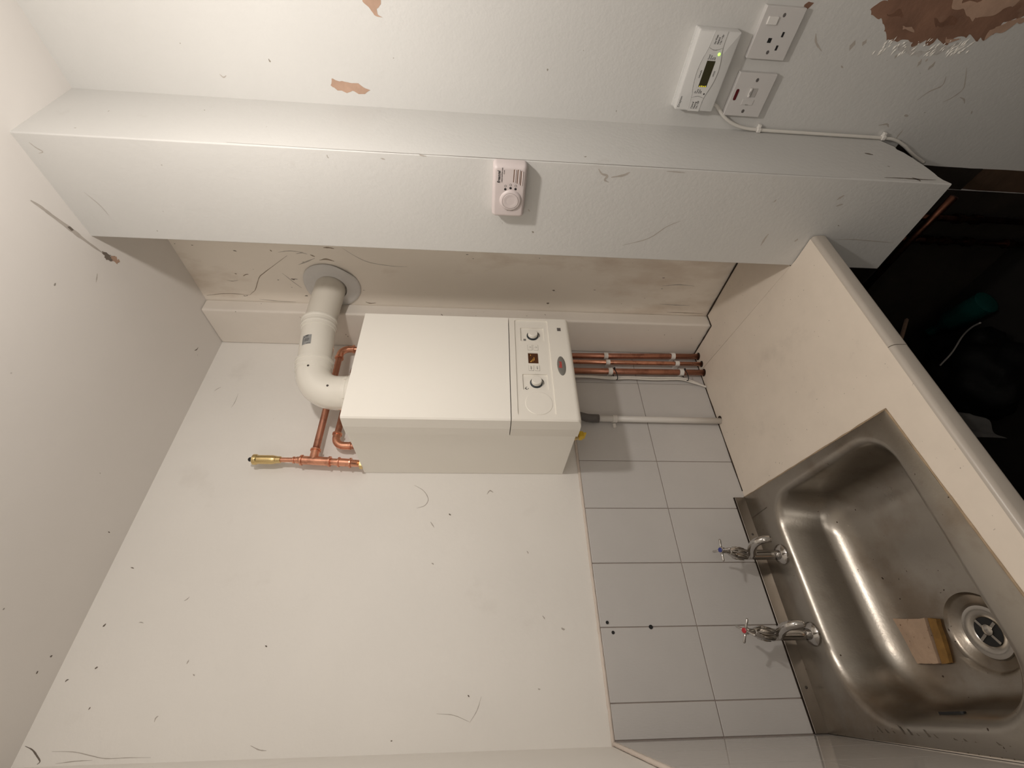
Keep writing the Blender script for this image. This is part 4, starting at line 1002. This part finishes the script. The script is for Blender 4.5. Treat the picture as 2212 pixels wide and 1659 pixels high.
bm = bmesh.new(); disc(bm, 0.9265, 0.3385, [(0.0018, 0), (0.0018, 0.0012)], FCt, 10); obj('reset_hole', bm, 'slot_black', ctl)
text('brand_lettering', 'Drayton', 0.0072, 0.8945, 0.3905, 0.0002, FCt, 'print_black', ctl)
text('panel_lettering', 'Central\nHeating\nOn / Off', 0.0062, 0.8935, 0.3515, 0.0012, FCt, 'print_black', ctl, sx=0.8)
text('panel_lettering', 'Hot Water\nAdvance\n+1hr / +2hr', 0.0062, 1.0255, 0.3490, 0.0012, FCt, 'print_black', ctl, sx=0.62)
text('panel_lettering', 'On\nTwice\nOnce\nOff', 0.0048, 0.9270, 0.3545, 0.0012, FCt, 'print_black', ctl, sx=0.8)
text('panel_lettering', 'Timed\nOnce\nOn\nOff', 0.0048, 0.9960, 0.3500, 0.0012, FCt, 'print_black', ctl, sx=0.8)
text('panel_lettering', 'Lifestyle', 0.0048, 0.9670, 0.3645, 0.0012, FCt, 'print_black', ctl, align='CENTER')
text('panel_lettering', 'LP522', 0.0048, 0.9690, 0.3325, 0.0012, FCt, 'print_black', ctl, align='CENTER')
bm = bmesh.new()
for yy in (1.031, 1.022, 1.0135): box(bm, (yy - 0.002, 0.3985, 0.002), (yy + 0.002, 0.4008, 0.006), 0, 1, SC)
obj('vent_lug', bm, 'controller_white', ctl)

# ================================================================== SOCKET AND SPUR
soc = thing('power_socket', 'white single switched power socket with three pin holes, nearest the bare plaster', 'socket', (XR, -1.048, 0.172))
bm = bmesh.new(); plate(bm, 1.0475, 0.217, 0.0485, 0.0455, 0.002, -0.0005, 0.012, SC, 3, 0.0015); obj('face_plate', bm, 'socket_white', soc)
FS = SC @ Matrix.Translation((0, 0, 0.012))
bm = bmesh.new(); box(bm, (1.0635, 0.2265, -0.001), (1.0785, 0.2495, 0.0032), 0.001, 1, FS); obj('switch', bm, 'switch_white', soc, label='white rocker switch')
for yy, zz, hy, hz in ((1.0355, 0.2255, 0.0045, 0.0042), (1.0478, 0.2008, 0.0048, 0.0024), (1.0228, 0.2017, 0.0048, 0.0024)):
    bm = bmesh.new(); box(bm, (yy - hy, zz - hz, -0.001), (yy + hy, zz + hz, 0.0003), 0, 1, FS); obj('pin_hole', bm, 'slot_black', soc)
for yy, zz in ((1.0817, 0.2166), (1.0133, 0.2180)):
    bm = bmesh.new(); disc(bm, yy, zz, [(0.0033, -0.001), (0.0033, 0.0003), (0.0018, 0.0005)], FS, 12, 1.2, 1.0); obj('screw', bm, 'rubber_grey', soc)
spur = thing('fused_spur', 'white fused spur switch with a dark red neon, beside the controller cable', 'switch', (XR, -0.925, 0.167))
bm = bmesh.new(); plate(bm, 0.9245, 0.2155, 0.0475, 0.0468, 0.002, -0.0005, 0.013, SC, 3, 0.0015); obj('face_plate', bm, 'socket_white', spur)
FS = SC @ Matrix.Translation((0, 0, 0.013))
bm = bmesh.new(); plate(bm, 0.9244, 0.2508, 0.0125, 0.0036, 0.0035, -0.001, 0.0008, FS, 5); obj('neon_lens', bm, 'neon_red', spur, label='dark red neon lens')
bm = bmesh.new(); box(bm, (0.9215, 0.2020, -0.001), (0.9405, 0.2215, 0.0010), 0.0006, 1, FS); rk = obj('rocker', bm, 'rocker_shaded', spur, label='rocker switch with its shade painted in')
bm = bmesh.new(); box(bm, (0.9215, 0.2170, 0.0005), (0.9405, 0.2215, 0.0040), 0.0006, 1, FS); obj('rocker_tip', bm, 'switch_white', rk)
text('switch_lettering', 'ON', 0.0042, 0.931, 0.2195, 0.0041, FS, 'print_black', rk, align='CENTER')
bm = bmesh.new(); box(bm, (0.9035, 0.2000, -0.001), (0.9160, 0.2290, 0.0012), 0.0005, 1, FS); obj('fuse_carrier', bm, 'socket_white', spur)
text('fuse_lettering', 'FUSE', 0.0034, 0.9045, 0.2145, 0.0013, FS, 'print_grey', spur, rot=math.pi / 2, align='CENTER')
for yy, zz in ((0.9578, 0.2134), (0.8891, 0.2159)):
    bm = bmesh.new(); disc(bm, yy, zz, [(0.0036, -0.001), (0.0036, 0.0003), (0.0018, 0.0005)], FS, 12, 1.2, 1.0); obj('screw', bm, 'rubber_grey', spur)
# cable from the controller down the pillar corner
cb = thing('cable', 'white cable clipped down the corner below the wall controller', 'cable', (0.684, -0.845, 0.0))
P = spline([(XR - 0.005, -0.900, 0.315), (0.6855, -0.8975, 0.290), (0.6845, -0.8790, 0.2655), (0.6845, -0.8620, 0.2370), (0.6845, -0.8500, 0.1985), (0.6845, -0.8460, 0.145), (0.6845, -0.8455, 0.016), (0.6845, -0.8455, -0.115), (0.6845, -0.8450, -0.200), (0.6835, -0.842, -0.235), (0.682, -0.83, -0.27), (0.680, -0.81, -0.31), (0.679, -0.79, -0.36)], 8)
obj('sheath', newtube(P, 0.0042, 10), 'cable_white', cb, smooth=True)
for zz in (0.150, -0.198):
    bm = bmesh.new(); box(bm, (0.6785, -0.8515, zz - 0.0055), (0.692, -0.8405, zz + 0.0055), 0.002, 2); box(bm, (0.683, -0.858, zz - 0.004), (0.692, -0.849, zz + 0.004), 0.001, 1); obj('cable_clip', bm, 'white_plastic', cb)

# ================================================================== CARBON MONOXIDE ALARM
al = thing('carbon_monoxide_alarm', 'pinkish white carbon monoxide alarm with a round button on the pillar', 'alarm', (XP, -0.778, 0.770))
SA = side(XP)
bm = bmesh.new()
levels_a = [(0.0, 0.0000), (0.0, 0.016), (0.0008, 0.022), (0.003, 0.0265), (0.006, 0.0288), (0.0085, 0.0292)]
loops = []
for ins, zz in levels_a: loops.append([bm.verts.new(SA @ Vector((a, b, zz))) for a, b in rrect(0.7770, 0.8075, 0.0630 - ins, 0.0388 - ins, 0.009 - ins * 0.5, 6)])
for A, Bq in zip(loops, loops[1:]):
    for i in range(len(A)): bm.faces.new((A[i], A[(i + 1) % len(A)], Bq[(i + 1) % len(A)], Bq[i]))
bm.faces.new(loops[-1]); bm.faces.new(loops[0][::-1])
obj('housing', bm, 'alarm_plastic', al, smooth=40)
FAl = SA @ Matrix.Translation((0, 0, 0.0292))
bm = bmesh.new(); disc(bm, 0.7590, 0.8030, [(0.0262, -0.001), (0.0255, 0.0012), (0.0215, 0.0040), (0.0195, 0.0042), (0.0190, 0.0030), (0.0185, 0.0030)], FAl, 40); bs = obj('button_bezel', bm, 'alarm_plastic', al, smooth=60)
bm = bmesh.new(); disc(bm, 0.7590, 0.8030, [(0.0183, 0.001), (0.0183, 0.0042), (0.0170, 0.0044), (0.010, 0.0030), (0.004, 0.0024)], FAl, 40); obj('test_button', bm, 'alarm_plastic', al, smooth=True)
for yy, zz in ((0.7860, 0.8168), (0.7892, 0.8050), (0.7874, 0.7934)):
    bm = bmesh.new(); disc(bm, yy, zz, [(0.0028, -0.001), (0.0028, 0.0004), (0.0018, 0.0010)], FAl, 14); obj('indicator_lamp', bm, 'slot_black', al)
    bm = bmesh.new(); disc(bm, yy + 0.0075, zz + 0.0001, [(0.0028, -0.001), (0.0028, 0.0003)], FAl, 14); obj('lamp_sign', bm, 'print_grey', al)
    bm = bmesh.new(); disc(bm, yy + 0.0075, zz + 0.0001, [(0.0017, 0.0002), (0.0017, 0.0005)], FAl, 12); obj('sign_centre', bm, 'alarm_plastic', al)
for zz, y0, y1 in ((0.7980, 0.8035, 0.8325), (0.7896, 0.8010, 0.8325), (0.7819, 0.7970, 0.8300)):
    bm = bmesh.new(); box(bm, (y0, zz - 0.0020, -0.002), (y1, zz + 0.0022, 0.0004), 0, 1, FAl); obj('grille_slot', bm, 'alarm_slot', al)
    bm = bmesh.new(); prism(bm, [(y0, zz - 0.0026, 0.0), (y0, zz + 0.0002, 0.0), (y0, zz - 0.0026, 0.0016)], (y1 - y0, 0, 0), FAl); obj('grille_louvre', bm, 'alarm_plastic', al)
text('brand_lettering', 'fireangel', 0.0092, 0.8000, 0.8325, 0.0003, FAl, 'print_black', al, shear=0.2, bold=0.0002, sx=0.9)
text('alarm_lettering', 'CARBON MONOXIDE ALARM', 0.0030, 0.8020, 0.8255, 0.0003, FAl, 'print_black', al, sx=0.85)
text('alarm_lettering', 'CO-9X', 0.0030, 0.8210, 0.8210, 0.0003, FAl, 'print_black', al)
text('alarm_lettering', 'TEST / RESET', 0.0030, 0.7335, 0.8030, 0.0003, FAl, 'print_black', al, rot=-math.pi / 2, align='CENTER')

# ================================================================== UNDER THE WORKTOP
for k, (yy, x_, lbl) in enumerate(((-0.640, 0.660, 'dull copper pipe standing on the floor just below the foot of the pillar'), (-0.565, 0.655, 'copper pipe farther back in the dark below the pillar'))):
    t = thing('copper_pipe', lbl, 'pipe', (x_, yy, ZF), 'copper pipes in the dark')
    obj('pipe', newtube([(x_, yy, -0.30), (x_, yy, ZF)], 0.0095, 16), 'copper_shaded', t, smooth=True)
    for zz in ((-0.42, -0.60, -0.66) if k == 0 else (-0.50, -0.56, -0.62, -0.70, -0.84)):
        bm = bmesh.new(); lathe_along(bm, (x_, yy, zz), (x_, yy, 1), [(0, .0102), (.002, .0150), (.022, .0150), (.024, .0102)], 18); obj('coupling', bm, 'copper_shaded', t, smooth=40)
t = tag(obj('copper_pipe', newtube(arc_path([(0.60, -0.74, -0.445), (0.60, -0.60, -0.43), (0.60, -0.30, -0.42)], 0.02, 4), 0.011, 16), 'copper_shaded', smooth=True), 'brown copper pipe running level from under the pillar', 'pipe', 'copper pipes in the dark')
rndm = random.Random(3)
def sack(name, ctr, rad, lbl, seed):
    bm = bmesh.new(); bmesh.ops.create_icosphere(bm, subdivisions=4, radius=1.0)
    for v in bm.verts:
        d = v.co.normalized(); q_ = d * 2.2 + Vector((seed, seed * 1.7, 0)); k = 1 + 0.22 * noise.noise(q_) + 0.12 * noise.noise(q_ * 2.7) + 0.05 * abs(noise.noise(q_ * 7))
        v.co = Vector((ctr[0] + d.x * rad[0] * k, ctr[1] + d.y * rad[1] * k, max(ZF + 0.001, ctr[2] + d.z * rad[2] * k)))
    return tag(obj(name, bm, 'black_sack', smooth=True), lbl, 'bag')
sack('rubbish_sack', (0.36, -0.26, -0.80), (0.15, 0.14, 0.13), 'black plastic sack slumped on the dark floor under the worktop', 1.0)
# loop of white cable, a green bottle, a grey rag and a board end in the dark
tag(obj('cable', newtube(spline([(0.335, -0.325, -0.60), (0.362, -0.36, -0.628), (0.385, -0.41, -0.632), (0.378, -0.455, -0.615), (0.362, -0.490, -0.598)], 8), 0.0025, 8), 'dim_cable', smooth=True), 'thin pale cable curving over the black sack under the worktop', 'cable')
bm = bmesh.new(); lathe_along(bm, (0.565, -0.40, ZF + 0.042), (0.606, -0.24, ZF + 0.042), [(0, .03), (.004, .040), (.12, .040), (.15, .030), (.17, .014), (.20, .013)], 24)
bt = thing('bottle', 'dark green plastic bottle lying on the floor in the dark', 'bottle', (0.58, -0.33, ZF)); obj('bottle_body', bm, 'green_plastic', bt, smooth=40)
bm = bmesh.new(); d_ = (Vector((0.606, -0.24, 0)) - Vector((0.565, -0.40, 0))).normalized(); p_ = Vector((0.565, -0.40, ZF + 0.042)) + d_ * 0.19; lathe_along(bm, p_, p_ + d_, [(0, .0155), (.022, .0155)], 18); obj('bottle_cap', bm, 'green_plastic', bt)
bm = bmesh.new(); n, m_ = 14, 8; grid = []
for i in range(n + 1):
    row = []
    for j in range(m_ + 1):
        u_, v_ = i / n, j / m_; x_ = -0.135 + 0.062 * u_ - 0.012 * v_; z_ = -0.043 - 0.060 * v_ * (1 - 0.35 * u_ ** 2); y_ = -0.664 - 0.006 * math.sin(u_ * 9 + v_ * 2) - 0.012 * v_
        row.append(bm.verts.new((x_, y_, z_)))
    grid.append(row)
for i in range(n):
    for j in range(m_): bm.faces.new((grid[i][j], grid[i + 1][j], grid[i + 1][j + 1], grid[i][j + 1]))
bmesh.ops.solidify(bm, geom=list(bm.faces), thickness=0.002)
tag(obj('rag', bm, 'rag_grey', smooth=True), 'grey rag hanging from under the front edge of the worktop', 'cloth')
bm = bmesh.new(); lathe_along(bm, (0.135, -0.645, -0.090), (0.250, -0.600, -0.210), [(0, 0.004), (0.165, 0.004)], 4)
tag(obj('wooden_lath', bm, 'board_brown'), 'thin brown strip of wood under the worktop edge joint', 'board')
